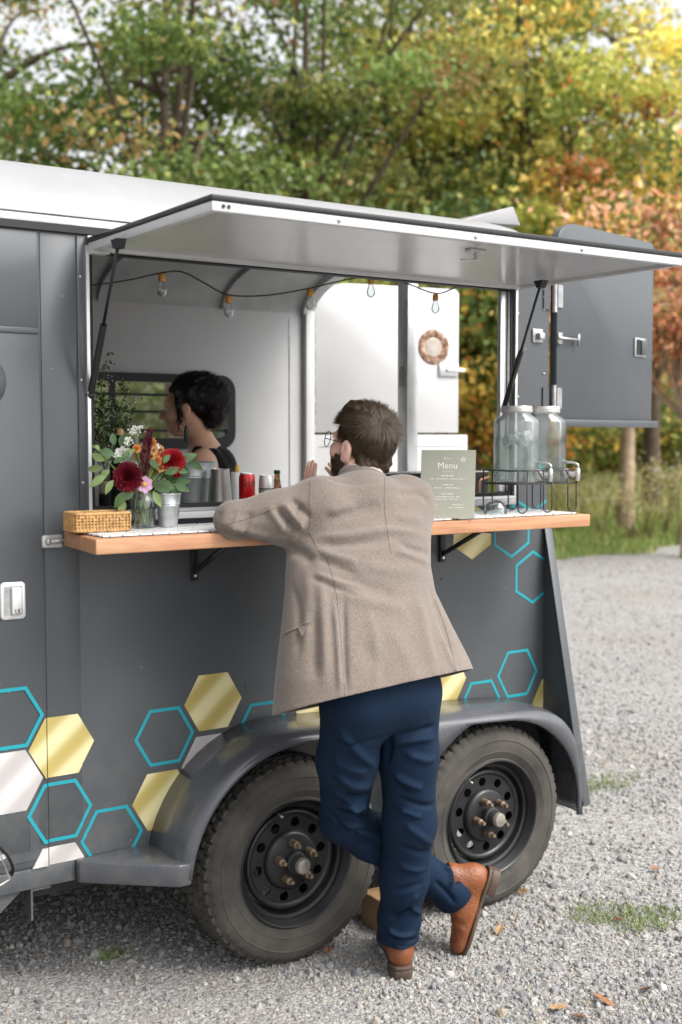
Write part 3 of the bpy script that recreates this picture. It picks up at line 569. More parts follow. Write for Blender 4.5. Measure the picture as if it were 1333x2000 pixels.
# ================================================================ PEOPLE (signed-distance bodies meshed with surface nets)
class Field:
    def __init__(s, lo, hi, h):
        s.lo = np.array(lo, float); s.h = h; s.n = np.ceil((np.array(hi) - s.lo) / h).astype(int) + 1; s.d = np.full(s.n, 1.0, np.float32)
    def win(s, lo, hi):
        a = np.clip(np.floor((np.array(lo) - s.lo) / s.h).astype(int), 0, s.n - 1); b = np.clip(np.ceil((np.array(hi) - s.lo) / s.h).astype(int) + 1, 1, s.n); b = np.maximum(b, a + 1)
        ax = [(s.lo[i] + s.h * np.arange(a[i], b[i])).astype(np.float32) for i in range(3)]
        return tuple(slice(a[i], b[i]) for i in range(3)), np.meshgrid(*ax, indexing='ij', sparse=True)
    def put(s, fn, lo, hi, k, op='u'):
        m = k + .03; sl, (X, Y, Z) = s.win(np.array(lo) - m, np.array(hi) + m); b = np.broadcast_to(fn(X, Y, Z), s.d[sl].shape); a = s.d[sl]
        if op == 'cut': s.d[sl] = np.maximum(a, -b); return
        h = np.maximum(k - np.abs(a - b), 0) / max(k, 1e-6); s.d[sl] = np.minimum(a, b) - h * h * k * .25
    def cone(s, a, b, ra, rb=None, k=.02, flat=None):
        a = np.array(a, float); b = np.array(b, float); rb = ra if rb is None else rb; ab = b - a; L = max(ab @ ab, 1e-9); r = max(ra, rb)
        def fn(X, Y, Z):
            t = np.clip(((X - a[0]) * ab[0] + (Y - a[1]) * ab[1] + (Z - a[2]) * ab[2]) / L, 0, 1)
            return np.sqrt((X - a[0] - ab[0] * t) ** 2 + (Y - a[1] - ab[1] * t) ** 2 + (Z - a[2] - ab[2] * t) ** 2) - (ra + (rb - ra) * t)
        s.put(fn, np.minimum(a, b) - r, np.maximum(a, b) + r, k)
    def ell(s, c, r, k=.02, M=None, op='u'):
        c = np.array(c, float); r = np.array(r, float); M = np.eye(3) if M is None else M; R_ = r.max()
        def fn(X, Y, Z):
            x, y, z = X - c[0], Y - c[1], Z - c[2]; u = [M[0, i] * x + M[1, i] * y + M[2, i] * z for i in range(3)]
            k0 = np.sqrt(sum((u[i] / r[i]) ** 2 for i in range(3))); k1 = np.sqrt(sum((u[i] / r[i] ** 2) ** 2 for i in range(3))) + 1e-6; return k0 * (k0 - 1) / k1
        s.put(fn, c - R_, c + R_, k, op)
    def stack(s, rows, k=.03, e=2.3):
        rows = np.array(sorted(rows)); z = rows[:, 0]
        def fn(X, Y, Z):
            zz = np.clip(Z, z[0], z[-1]); cx, cy, a, b = [np.interp(zz, z, rows[:, i]) for i in range(1, 5)]
            k0 = (np.abs((X - cx) / a) ** e + np.abs((Y - cy) / b) ** e) ** (1 / e); d = (k0 - 1) * np.minimum(a, b) * .95
            return np.maximum(d, np.maximum(Z - z[-1], z[0] - Z))
        R_ = max(rows[:, 3].max(), rows[:, 4].max()); s.put(fn, (rows[:, 1].min() - R_, rows[:, 2].min() - R_, z[0]), (rows[:, 1].max() + R_, rows[:, 2].max() + R_, z[-1]), k)
    def mesh(s):
        d = s.d; ins = d < 0; nx, ny, nz = s.n
        c = [ins[i:nx - 1 + i, j:ny - 1 + j, l:nz - 1 + l] for i in (0, 1) for j in (0, 1) for l in (0, 1)]
        al = c[0].copy(); an = c[0].copy()
        for x in c[1:]: al &= x; an |= x
        act = an & ~al; idx = np.argwhere(act); ids = np.full(act.shape, -1, np.int32); ids[act] = np.arange(len(idx))
        acc = np.zeros((len(idx), 3)); cnt = np.zeros(len(idx)); I = idx
        cor = {(i, j, l): d[I[:, 0] + i, I[:, 1] + j, I[:, 2] + l] for i in (0, 1) for j in (0, 1) for l in (0, 1)}
        for a0 in cor:
            for ax in range(3):
                if a0[ax] == 0:
                    b0 = list(a0); b0[ax] = 1; b0 = tuple(b0); va, vb = cor[a0], cor[b0]; m = (va < 0) != (vb < 0); t = np.where(m, va / np.where(m, va - vb, 1), 0)
                    p = np.array(a0, float)[None].repeat(len(idx), 0); p[:, ax] = t; acc[m] += p[m]; cnt[m] += 1
        V = s.lo + (I + acc / cnt[:, None]) * s.h; Fc = []
        for ax in range(3):
            sl0 = [slice(None)] * 3; sl1 = [slice(None)] * 3; sl0[ax] = slice(0, -1); sl1[ax] = slice(1, None)
            e = ins[tuple(sl0)] != ins[tuple(sl1)]; o1, o2 = [(1, 2), (2, 0), (0, 1)][ax]; E_ = np.argwhere(e); ok = (E_[:, o1] > 0) & (E_[:, o2] > 0) & (E_[:, o1] < s.n[o1] - 1) & (E_[:, o2] < s.n[o2] - 1); E_ = E_[ok]
            def g(a, b): q = E_.copy(); q[:, o1] -= a; q[:, o2] -= b; return ids[q[:, 0], q[:, 1], q[:, 2]]
            Q = np.stack([g(0, 0), g(1, 0), g(1, 1), g(0, 1)], 1); inside0 = ins[E_[:, 0], E_[:, 1], E_[:, 2]]; Q[inside0] = Q[inside0][:, ::-1]; Fc.append(Q)
        Fc = np.concatenate(Fc); Fc = Fc[(Fc >= 0).all(1)]; return V, Fc[:, ::-1]
def relax(V, F_, it=2, lam=.5):
    n = len(V); e = np.concatenate([F_[:, [i, (i + 1) % 4]] for i in range(4)]); e = np.concatenate([e, e[:, ::-1]])
    cnt = np.bincount(e[:, 0], minlength=n)[:, None]
    for _ in range(it):
        a = np.stack([np.bincount(e[:, 0], V[e[:, 1], i], n) for i in range(3)], 1) / np.maximum(cnt, 1); V = V + (a - V) * lam
    return V
def vnormals(V, F_):
    a = V[F_[:, 2]] - V[F_[:, 0]]; b = V[F_[:, 3]] - V[F_[:, 1]]; nf = np.cross(a, b); N = np.zeros_like(V)
    for i in range(4): np.add.at(N, F_[:, i], nf)
    return N / (np.linalg.norm(N, axis=1)[:, None] + 1e-12)
def bvh(V, F_): return BVHTree.FromPolygons([tuple(p) for p in V], [tuple(q) for q in F_])
def cast(tree, px, py):
    d = Vector(ray(px, py)).normalized(); h_ = tree.ray_cast(Vector(CAM), d); return (np.array(h_[0]), np.array(h_[1])) if h_[0] is not None else None
def castline(tree, pts, step=6):
    P = []; pts = [np.array(p, float) for p in smoothpath(pts, 6)]
    for a, b in zip(pts[:-1], pts[1:]):
        k = max(1, int(np.linalg.norm(b - a) / step))
        for i in range(k): P.append(a + (b - a) * i / k)
    P.append(pts[-1]); out = []
    for p in P:
        h_ = cast(tree, *p)
        if h_ is not None and (not out or np.linalg.norm(h_[0] - out[-1][0]) < .12): out.append(h_)
    return out
def folds(V, F_, lines):
    """push cloth in and out along creases seen in the photograph: (pixel line, amplitude, width)"""
    tree = bvh(V, F_); N = vnormals(V, F_); D = np.zeros(len(V))
    for pts, amp, wd_ in lines:
        L = [h_[0] for h_ in castline(tree, pts)]
        if len(L) < 2: continue
        L = np.array(L); L = np.concatenate([L[:-1] + (L[1:] - L[:-1]) * t_ for t_ in (0, .25, .5, .75)]).reshape(4, -1, 3).transpose(1, 0, 2).reshape(-1, 3); m = np.all((V > L.min(0) - 3 * wd_) & (V < L.max(0) + 3 * wd_), 1); q = np.where(m)[0]
        if not len(q): continue
        dd = np.linalg.norm(V[q][:, None, :] - L[None], axis=2); j = dd.argmin(1); dm = dd.min(1); amp = amp * 1.7; tp = np.minimum(1, np.minimum(j, len(L) - 1 - j) / (len(L) * .22) + .12)
        D[q] += amp * np.exp(-(dm / wd_) ** 2) * tp
    return V + N * D[:, None]
def bisect(V, F_, p, nrm):
    """drop everything on the side the normal points to"""
    bm = bmesh.new(); vs = [bm.verts.new(tuple(x)) for x in V]
    for q in F_:
        try: bm.faces.new([vs[i] for i in q])
        except ValueError: pass
    bmesh.ops.bisect_plane(bm, geom=bm.verts[:] + bm.edges[:] + bm.faces[:], plane_co=Vector(p), plane_no=Vector(nrm), clear_outer=True, clear_inner=False)
    bm.verts.index_update(); V2 = np.array([v.co[:] for v in bm.verts]); F2 = [tuple(v.index for v in f.verts) for f in bm.faces]; bm.free(); return V2, F2
def seam(tree, pts, name, m, parent, r=.0011, off=-.0003):
    L = castline(tree, pts, 4)
    if len(L) > 2: return MB().tube([h_[0] + h_[1] * off for h_ in L], r, 5).obj(name, m, parent, smooth=True)
def strands(name, P, N, D, length, m, parent, width=.0011, lift=.25, curl=0, seg=4, droop=0.0):
    n = len(P); L = length * rng.uniform(.6, 1.25, n); pts = [P]; cur = P.copy(); dr = D + N * lift; dr /= np.linalg.norm(dr, axis=1)[:, None]; ph = rng.uniform(0, 6.28, n); side = np.cross(N, D); side /= np.linalg.norm(side, axis=1)[:, None] + 1e-9
    for k in range(seg):
        c = side * (curl * np.sin(ph + k * 1.9))[:, None] + N * (curl * .8 * np.cos(ph + k * 1.9))[:, None]; st = dr + c - N * (lift * 1.1 * k / seg) + np.array([0, 0, -droop])[None] * (k / seg); st /= np.linalg.norm(st, axis=1)[:, None]; cur = cur + st * (L / seg)[:, None]; pts.append(cur)
    rows = []
    for k, p in enumerate(pts): wv = width * (1 - .75 * k / seg); rows += [p - side * wv, p + side * wv]
    A = np.stack(rows, 1); m_ = 2 * (seg + 1); V = A.reshape(-1, 3); b = np.arange(n)[:, None] * m_; Fc = np.concatenate([np.stack([b[:, 0] + 2 * k, b[:, 0] + 2 * k + 1, b[:, 0] + 2 * k + 3, b[:, 0] + 2 * k + 2], 1) for k in range(seg)])
    me = bpy.data.meshes.new(name); me.vertices.add(len(V)); me.vertices.foreach_set('co', V.astype(np.float32).ravel()); nf = len(Fc); me.loops.add(nf * 4); me.loops.foreach_set('vertex_index', Fc.astype(np.int32).ravel()); me.polygons.add(nf); me.polygons.foreach_set('loop_start', np.arange(0, nf * 4, 4, dtype=np.int32)); me.polygons.foreach_set('loop_total', np.full(nf, 4, np.int32)); me.polygons.foreach_set('use_smooth', [True] * nf); me.update(); me.materials.append(m)
    o = bpy.data.objects.new(name, me); link(o, parent); return o
def cloth(name, c1, c2, sc, rough=.85, sheen=.3, bumps=.35, bsc=900, ridge=None):
    m, n, b = new_mat(name); tc = node(n, 'ShaderNodeTexCoord'); P = tc.outputs['Object']; nz = node(n, 'ShaderNodeTexNoise', Scale=sc, Detail=3.0, Roughness=.7); n.links.new(P, nz.inputs[0]); n2 = node(n, 'ShaderNodeTexNoise', Scale=5.0, Detail=4.0); n.links.new(P, n2.inputs[0])
    rp = node(n, 'ShaderNodeValToRGB'); e = rp.color_ramp.elements; e[0].position = .36; e[0].color = (*c1, 1); e[1].position = .66; e[1].color = (*c2, 1); n.links.new(nz.outputs[0], rp.inputs[0]); mx = node(n, 'ShaderNodeMix', data_type='RGBA', blend_type='MULTIPLY'); mx.inputs[0].default_value = .25; n.links.new(rp.outputs[0], mx.inputs[6])
    r2 = node(n, 'ShaderNodeMapRange'); r2.inputs['To Min'].default_value = .7; r2.inputs['To Max'].default_value = 1.25; n.links.new(n2.outputs[0], r2.inputs[0]); n.links.new(r2.outputs[0], mx.inputs[7]); n.links.new(mx.outputs[2], b.inputs['Base Color']); b.inputs['Roughness'].default_value = rough; b.inputs['Sheen Weight'].default_value = sheen; b.inputs['Specular IOR Level'].default_value = .2
    nb = node(n, 'ShaderNodeTexNoise', Scale=bsc, Detail=2.0); n.links.new(P, nb.inputs[0]); n3 = node(n, 'ShaderNodeTexNoise', Scale=14.0, Detail=3.0, Distortion=.6); n.links.new(P, n3.inputs[0]); ad = node(n, 'ShaderNodeMath', operation='MULTIPLY_ADD'); n.links.new(n3.outputs[0], ad.inputs[0]); ad.inputs[1].default_value = 5.0; n.links.new(nb.outputs[0], ad.inputs[2])
    bp = node(n, 'ShaderNodeBump', Strength=bumps, Distance=.0012); n.links.new(ad.outputs[0], bp.inputs['Height']); n.links.new(bp.outputs[0], b.inputs['Normal']); return m
M_SKIN = mat('skin', (.70, .43, .34), .5, var=.10, vscale=40, subs=.15); M_SKIN2 = mat('tan_skin', (.66, .38, .26), .5, var=.10, vscale=40, subs=.15)
M_TWEED = cloth('taupe_tweed', (.098, .080, .068), (.230, .192, .165), 420, bumps=.5); M_NAVY = cloth('navy_cotton', (.0018, .0095, .027), (.0045, .0185, .045), 260, rough=.8, sheen=.0, bumps=.7)
M_SEAM = mat('seam_thread', (.075, .055, .042), .9); M_NSEAM = mat('navy_seam', (.004, .014, .035), .9)
M_HAIR = mat('brown_hair', (.044, .027, .015), .5, var=.5, vscale=45, spec=.35); M_HAIR2 = mat('dark_hair', (.010, .007, .006), .4, var=.4, vscale=50); M_BEARD = mat('beard_hair', (.060, .034, .018), .45, var=.4, vscale=80)
M_LEATH = mat('tan_leather', (.14, .044, .016), .44, col2=(.24, .080, .03), vscale=22, bump=.3, bscale=120, rvar=.1); M_SOLE = mat('dark_sole', (.07, .045, .032), .6, var=.2, vscale=30); M_LACE = mat('lace', (.42, .26, .13), .8)

# ---------------------------------------------------------------- the man at the counter
Lsh, Rsh = np.array([1.915, 2.955, 1.482]), np.array([2.235, 2.975, 1.478]); Lel, Rel = np.array([1.672, 3.040, 1.446]), np.array([2.395, 3.175, 1.482]); Lwr, Rwr = np.array([2.048, 3.205, 1.446]), np.array([2.240, 3.255, 1.448])
Lhip, Rhip = np.array([1.915, 2.775, .935]), np.array([2.105, 2.785, .930]); Lkn, Rkn = np.array([2.030, 3.000, .515]), np.array([2.168, 2.850, .520]); Lan, Ran = np.array([2.455, 2.990, .195]), np.array([2.212, 2.968, .125])
vv = np.array([.558, .83, 0]); fr_ = -.72 * rgt + .69 * vv; fr_[2] = .20; hf = fr_ / np.linalg.norm(fr_); hl = np.cross(np.array([0, 0, 1.0]), hf); hl /= np.linalg.norm(hl); hu = np.cross(hf, hl); HM = np.stack([hl, hf, hu], 1)
HC = onY(708, 872, 3.0)
def H(x, y, z): return HC + HM @ np.array([x, y, z])
def head_field(Fd, H, M, s=1.0, nose=1.0):
    E = lambda c, r, k=.02: Fd.ell(H(*[s * q for q in c]), [s * q for q in r], k * s, M)
    E((0, -.010, .028), (.072, .094, .084)); E((0, .036, -.030), (.060, .058, .082), .03); E((0, .050, -.085), (.044, .040, .028), .03); E((0, .075, .020), (.055, .018, .014), .015)
    Fd.cone(H(0, .094 * s, .006 * s), H(0, .116 * s * nose, -.026 * s), .009 * s, .0135 * s, .012); E((.014, .100, -.030), (.008, .010, .008), .006); E((-.014, .100, -.030), (.008, .010, .008), .006)
    E((0, .086, -.058), (.022, .012, .006), .008); E((0, .084, -.068), (.020, .011, .006), .006)
    cut_ = lambda c, r: Fd.ell(H(*[s * q for q in c]), [s * q for q in r], .004, M, 'cut')
    for sx in (-1, 1):
        E((sx * .038, .068, -.030), (.020, .018, .020), .025); E((sx * .077, -.008, -.012), (.009, .021, .034), .008); E((sx * .082, -.010, -.004), (.007, .020, .026), .006); E((sx * .076, .002, -.036), (.007, .010, .012), .006); cut_((sx * .092, -.006, -.006), (.009, .010, .016))
def hand_field(Fd, w, tip_dir, palm_n, side, s=1.0, spread=.10, curl=.25, lens=(.072, .080, .075, .060)):
    """w wrist, tip_dir along the fingers, palm_n out of the palm, side +1/-1 where the thumb sits"""
    t = tip_dir / np.linalg.norm(tip_dir); pn = palm_n - t * (palm_n @ t); pn /= np.linalg.norm(pn); sd_ = np.cross(t, pn) * side; M = np.stack([sd_, t, pn], 1)
    Fd.ell(w + t * .050 * s, np.array([.040, .050, .015]) * s, .015, M)
    for i, (o_, l) in enumerate(zip((.030, .010, -.011, -.030), lens)):
        a = w + t * .085 * s + sd_ * o_ * s; d1 = t + sd_ * spread * (1.5 - i) * .6 + pn * curl * .4; d1 /= np.linalg.norm(d1); b = a + d1 * l * s * .5; d2 = d1 + pn * curl; d2 /= np.linalg.norm(d2); c = b + d2 * l * s * .32; d3 = d2 + pn * curl; d3 /= np.linalg.norm(d3); e = c + d3 * l * s * .24
        r = (.0092, .0095, .0092, .0080)[i] * s; Fd.cone(a - d1 * .02, b, r * 1.05, r, .006); Fd.cone(b, c, r, r * .9, .003); Fd.cone(c, e, r * .9, r * .75, .003)
    a = w + t * .025 * s + sd_ * .030 * s; b = a + (t * .6 + sd_ * .75 + pn * .25) * .040 * s; c = b + (t * .85 + sd_ * .35 + pn * .3) * .034 * s; Fd.cone(a, b, .015 * s, .0115 * s, .012); Fd.cone(b, c, .0110 * s, .0090 * s, .003)
Fd = Field((1.55, 2.62, -.0), (2.62, 3.42, 1.82), .0052)
head_field(Fd, H, HM)
NB = np.array([2.065, 2.965, 1.515]); Fd.cone(H(0, -.022, -.055), NB, .056, .064, .03)
for a, b, r0, r1 in ((Lsh, Lel, .048, .040), (Lel, Lwr, .038, .027), (Rsh, Rel, .048, .040), (Rel, Rwr, .038, .027), (Lhip, Lkn, .074, .052), (Lkn, Lan, .050, .036), (Rhip, Rkn, .074, .052), (Rkn, Ran, .052, .036), (NB, (2.06, 2.93, 1.38), .07, .11), ((2.06, 2.93, 1.38), (2.03, 2.83, 1.08), .11, .10), ((2.03, 2.83, 1.08), (2.01, 2.78, .93), .10, .10), (Lsh, NB, .05, .06), (Rsh, NB, .05, .06), (Lhip, Rhip, .08, .08)): Fd.cone(a, b, r0, r1, .03)
hand_field(Fd, Lwr, np.array([.10, .30, 1.0]), np.array([.95, -.15, .1]), 1, spread=.22, curl=.10); hand_field(Fd, Rwr, np.array([-.30, .20, 1.0]), np.array([-.8, -.1, -.2]), -1, spread=.16, curl=.22)
Fd.cone(Lan, Lan + (.02, -.03, -.10), .034, .03, .02); Fd.cone(Ran, Ran + (.06, .10, -.06), .034, .03, .02)
V, F_ = Fd.mesh(); V = relax(V, F_, 2, .4); man = build('person', V, F_, M_SKIN, smooth=True)
tag(man, 'bearded man with glasses in taupe tweed jacket leaning on the counter with crossed legs', 'person')
# jacket
Fd = Field((1.50, 2.42, .86), (2.62, 3.42, 1.66), .0056)
rows = []
for (yp, xl, xr, Yc, rt_) in ((955, 612, 830, 2.985, .60), (1000, 590, 846, 2.965, .62), (1060, 566, 843, 2.935, .64), (1110, 562, 843, 2.905, .63), (1160, 560, 852, 2.875, .62), (1230, 553, 886, 2.835, .60), (1300, 545, 922, 2.805, .58), (1370, 540, 950, 2.785, .57), (1440, 538, 965, 2.775, .57)):
    c = onY((xl + xr) / 2, yp, Yc); sc = F_PX / ((np.array(c) - CAM) @ fwd); hw = (xr - xl) / 2 / sc; rows.append((c[2], c[0], Yc, hw / math.sqrt(.83 ** 2 + (rt_ * .558) ** 2), hw / math.sqrt(.83 ** 2 + (rt_ * .558) ** 2) * rt_))
Fd.stack(rows, .03, 2.15)
Fd.cone(Lsh + (.01, -.005, -.002), Rsh + (-.0, 0, 0), .083, .083, .05); Fd.cone(NB + (-.005, -.03, -.012), NB + (0.0, .01, -.05), .085, .11, .05)
Fd.cone(Lsh + (-.005, 0, -.006), (Lsh + Lel) / 2 + (0, 0, -.010), .082, .071, .045); Fd.cone((Lsh + Lel) / 2 + (0, 0, -.010), Lel, .070, .055, .04); Fd.cone(Lel, Lwr + (Lel - Lwr) * .12, .054, .044, .015)
Fd.cone(Rsh, (Rsh + Rel) / 2, .080, .072, .04); Fd.cone((Rsh + Rel) / 2, Rel, .072, .064, .04); Fd.cone(Rel, Rwr + (Rel - Rwr) * .12, .062, .046, .02)
V, F_ = Fd.mesh(); V = relax(V, F_, 4, .5)
V = folds(V, F_, [
    ([(612, 1050), (680, 1047), (750, 1036), (828, 1044)], .006, .014), ([(615, 1063), (690, 1062), (760, 1052)], -.006, .014), ([(625, 1076), (660, 1088), (700, 1098)], .005, .012), ([(622, 1092), (665, 1108), (700, 1122)], -.004, .012),
    ([(630, 1020), (690, 1000), (745, 985)], -.005, .018), ([(640, 1003), (700, 985)], .004, .014), ([(770, 962), (820, 965), (840, 985)], -.004, .015), ([(770, 1010), (830, 1015)], .003, .015),
    ([(552, 985), (570, 1005), (596, 1035)], .008, .011), ([(540, 992), (560, 1015), (585, 1042)], -.008, .011), ([(568, 972), (588, 992), (606, 1015)], -.007, .010), ([(525, 990), (545, 1020), (560, 1045)], .005, .012),
    ([(425, 1035), (480, 1052), (530, 1060)], -.006, .012), ([(415, 1015), (470, 1035), (540, 1050)], .005, .013), ([(440, 1000), (490, 1008), (530, 1002)], -.003, .014), ([(560, 1068), (590, 1080), (610, 1100)], -.008, .018),
    ([(645, 1115), (700, 1140), (780, 1165)], -.005, .022), ([(660, 1150), (720, 1175), (800, 1190)], .004, .022), ([(700, 1100), (770, 1115), (830, 1110)], .004, .02), ([(600, 1110), (605, 1180), (600, 1260)], .004, .018), ([(625, 1120), (632, 1200), (636, 1340)], .007, .016), ([(612, 1190), (616, 1260), (615, 1330)], -.006, .016),
    ([(652, 1170), (660, 1260), (665, 1362)], .006, .008), ([(672, 1165), (674, 1260), (678, 1362)], -.006, .007), ([(840, 1150), (862, 1210), (890, 1290)], -.006, .018), ([(815, 1160), (830, 1230), (850, 1320)], .005, .020), ([(700, 1250), (740, 1300), (760, 1345)], -.003, .025), ([(760, 1220), (800, 1300), (815, 1345)], .003, .025),
    ([(600, 1000), (580, 1040), (566, 1066)], .005, .008), ([(590, 985), (568, 1020), (548, 1052)], -.005, .007), ([(470, 1000), (455, 1030), (450, 1055)], .004, .008), ([(492, 1000), (480, 1030), (478, 1056)], -.004, .008), ([(430, 1000), (425, 1025)], -.003, .008), ([(615, 1120), (660, 1135), (720, 1150)], .004, .009), ([(610, 1130), (655, 1148), (700, 1165)], -.004, .009), ([(780, 1060), (815, 1075), (842, 1082)], -.004, .009), ([(770, 1075), (810, 1090), (840, 1100)], .004, .009), ([(640, 935), (690, 945), (740, 940)], -.003, .010), ([(570, 1140), (585, 1200), (580, 1290)], -.004, .012), ([(860, 1240), (880, 1290), (895, 1315)], .004, .010), ([(720, 1190), (735, 1260), (738, 1340)], .003, .016)])
hp = [onY(672, 1360, 2.615), onY(932, 1306, 2.80), onY(548, 1392, 2.80)]; hn = np.cross(hp[1] - hp[0], hp[2] - hp[0]); hn = hn if hn[2] < 0 else -hn
V, F_ = bisect(V, F_, hp[0], hn)
jk = build('jacket', V, F_, M_TWEED, man, smooth=True); sm = jk.modifiers.new('t', 'SOLIDIFY'); sm.thickness = .005; sm.offset = -1
jt = bvh(V, F_)
for pts in ([(752, 930), (751, 985), (757, 1040), (764, 1080)], [(606, 935), (604, 980), (606, 1015), (600, 1045)], [(604, 1040), (622, 1075), (640, 1095), (655, 1150), (664, 1220), (670, 1300), (674, 1358)], [(545, 990), (495, 1010), (440, 1026)], [(848, 1170), (868, 1220), (890, 1300)]): seam(jt, pts, 'seam', M_SEAM, jk)
MB().tube([h_[0] + h_[1] * .002 for h_ in castline(jt, [(556, 1238), (570, 1232), (586, 1224), (604, 1215)])], .003, 6).obj('pocket_welt', M_TWEED, jk, smooth=True)
A = [cast(jt, *p) for p in ((583, 1227), (607, 1214), (593, 1243))]
if all(a is not None for a in A): MB().add([a[0] + a[1] * .004 for a in A] + [a[0] + a[1] * .008 for a in A], [(0, 1, 2), (3, 5, 4), (0, 3, 4, 1), (1, 4, 5, 2), (2, 5, 3, 0)]).obj('pocket_flap', M_TWEED, jk)
# collar round the neck (jacket collar over a white shirt collar)
nd = (H(0, -.022, -.055) - NB); nd /= np.linalg.norm(nd)
MB().lathe([(.082, -.012), (.078, .012), (.073, .030), (.069, .031), (.070, .010), (.074, -.012)], NB + nd * .030, ax=nd, n=40, cap=False).obj('collar', M_TWEED, jk, smooth=True)
MB().lathe([(.070, .0), (.066, .036), (.063, .037), (.065, .0)], NB + nd * .030, ax=nd, n=40, cap=False).obj('shirt_collar', mat('white_shirt', (.75, .74, .73), .8), man, smooth=True)
# trousers: two legs, never blended into each other
def leg(pts, pel, h_=.0052):
    P = np.array([p[:3] for p in pts]); f_ = Field(P.min(0) - .20, P.max(0) + .20, h_)
    for a, b in zip(pts[:-1], pts[1:]): f_.cone(a[:3], b[:3], a[3], b[3], .035)
    if pel: f_.ell((2.012, 2.79, .975), (.178, .132, .15), .05)
    return f_.mesh()
La = Lkn + (Lan - Lkn) * .5
Lp = [(*Lhip, .096), (1.955, 2.872, .74, .086), (*Lkn, .070), (*(Lkn + (Lan - Lkn) * .22), .068), (*(Lkn + (Lan - Lkn) * .6), .062), (*Lan, .062), (*(Lan + (Lan - Lkn) * .12), .062)]
Rp = [(*Rhip, .102), (2.135, 2.815, .74, .086), (*Rkn, .077), (2.190, 2.905, .33, .072), (2.205, 2.950, .18, .062), (2.212, 2.968, .095, .058), (2.214, 2.972, .02, .057)]
V1, F1 = leg(Lp, True); V1 = relax(V1, F1, 2); V2, F2 = leg(Rp, True); V2 = relax(V2, F2, 2)
FS = lambda k, L: [(p, a * k, w_ * .8) for p, a, w_ in L]
V1 = folds(V1, F1, FS(1.5, [([(672, 1552), (705, 1556), (738, 1552)], -.010, .011), ([(668, 1566), (705, 1572), (740, 1566)], .008, .011), ([(655, 1580), (690, 1592), (722, 1600)], -.008, .011), ([(648, 1600), (680, 1612), (715, 1608)], .006, .012), ([(700, 1585), (735, 1575), (760, 1590)], -.007, .010), ([(642, 1585), (668, 1610), (695, 1625)], -.006, .010), ([(700, 1640), (740, 1655), (770, 1660)], -.004, .014), ([(650, 1480), (680, 1500), (720, 1510)], .004, .02), ([(655, 1510), (690, 1535), (725, 1535)], .005, .016), ([(862, 1690), (878, 1705), (880, 1735)], .006, .009), ([(872, 1682), (890, 1700), (893, 1730)], -.006, .009), ([(880, 1690), (902, 1705)], .005, .008), ([(850, 1720), (875, 1745), (890, 1765)], -.004, .010), ([(640, 1440), (690, 1455), (745, 1440)], -.004, .014), ([(660, 1420), (700, 1470), (735, 1500)], .005, .016), ([(650, 1540), (680, 1560), (700, 1580)], .006, .009), ([(690, 1620), (730, 1630), (765, 1625)], .006, .010), ([(720, 1680), (760, 1690)], .004, .012)]))
V2 = folds(V2, F2, FS(1.5, [([(770, 1512), (800, 1530), (825, 1540)], .005, .014), ([(765, 1525), (800, 1545)], -.005, .012), ([(760, 1438), (810, 1430), (852, 1418)], -.006, .012), ([(760, 1450), (810, 1445), (850, 1440)], .004, .014), ([(790, 1610), (830, 1640), (850, 1650)], .003, .014), ([(775, 1650), (820, 1665), (852, 1660)], -.004, .013), ([(780, 1690), (815, 1700), (850, 1690)], .003, .012), ([(758, 1812), (780, 1825), (812, 1822)], .006, .008), ([(756, 1826), (785, 1838), (814, 1834)], -.007, .007), ([(765, 1795), (790, 1782), (808, 1770)], -.006, .009), ([(770, 1780), (800, 1760), (818, 1745)], .005, .010), ([(800, 1770), (822, 1785)], .004, .008), ([(765, 1740), (800, 1735), (830, 1722)], -.003, .012), ([(757, 1400), (762, 1450), (756, 1490)], -.006, .010), ([(780, 1560), (830, 1575), (852, 1570)], -.004, .011), ([(780, 1580), (825, 1597)], .004, .010), ([(790, 1470), (830, 1485), (850, 1480)], .004, .014), ([(770, 1850), (800, 1855)], .003, .006)]))
ld = (Lan - Lkn) / np.linalg.norm(Lan - Lkn); V1, F1 = bisect(V1, F1, Lan + ld * .010, ld + np.array([0, 0, -.25])); V2, F2 = bisect(V2, F2, (2.21, 2.96, .112), np.array([.05, .1, -1.0]))
n1 = len(V1); tr_o = build('trousers', np.concatenate([V1, V2]), [tuple(q) for q in F1] + [tuple(i + n1 for i in q) for q in F2], M_NAVY, man, smooth=True); sm = tr_o.modifiers.new('t', 'SOLIDIFY'); sm.thickness = .003; sm.offset = -1
tt = bvh(V2, F2); seam(tt, [(754, 1842), (780, 1849), (813, 1846)], 'hem_stitch', M_NSEAM, tr_o, .0009)
seam(tt, [(858, 1395), (862, 1480), (858, 1600), (862, 1700), (838, 1780), (815, 1842)], 'side_seam', M_NSEAM, tr_o, .0011); seam(tt, [(757, 1372), (759, 1410), (757, 1450)], 'seat_seam', M_NSEAM, tr_o, .0012); tt1 = bvh(V1, F1); seam(tt1, [(640, 1375), (645, 1400), (652, 1418)], 'pocket_edge', M_NSEAM, tr_o, .0016)
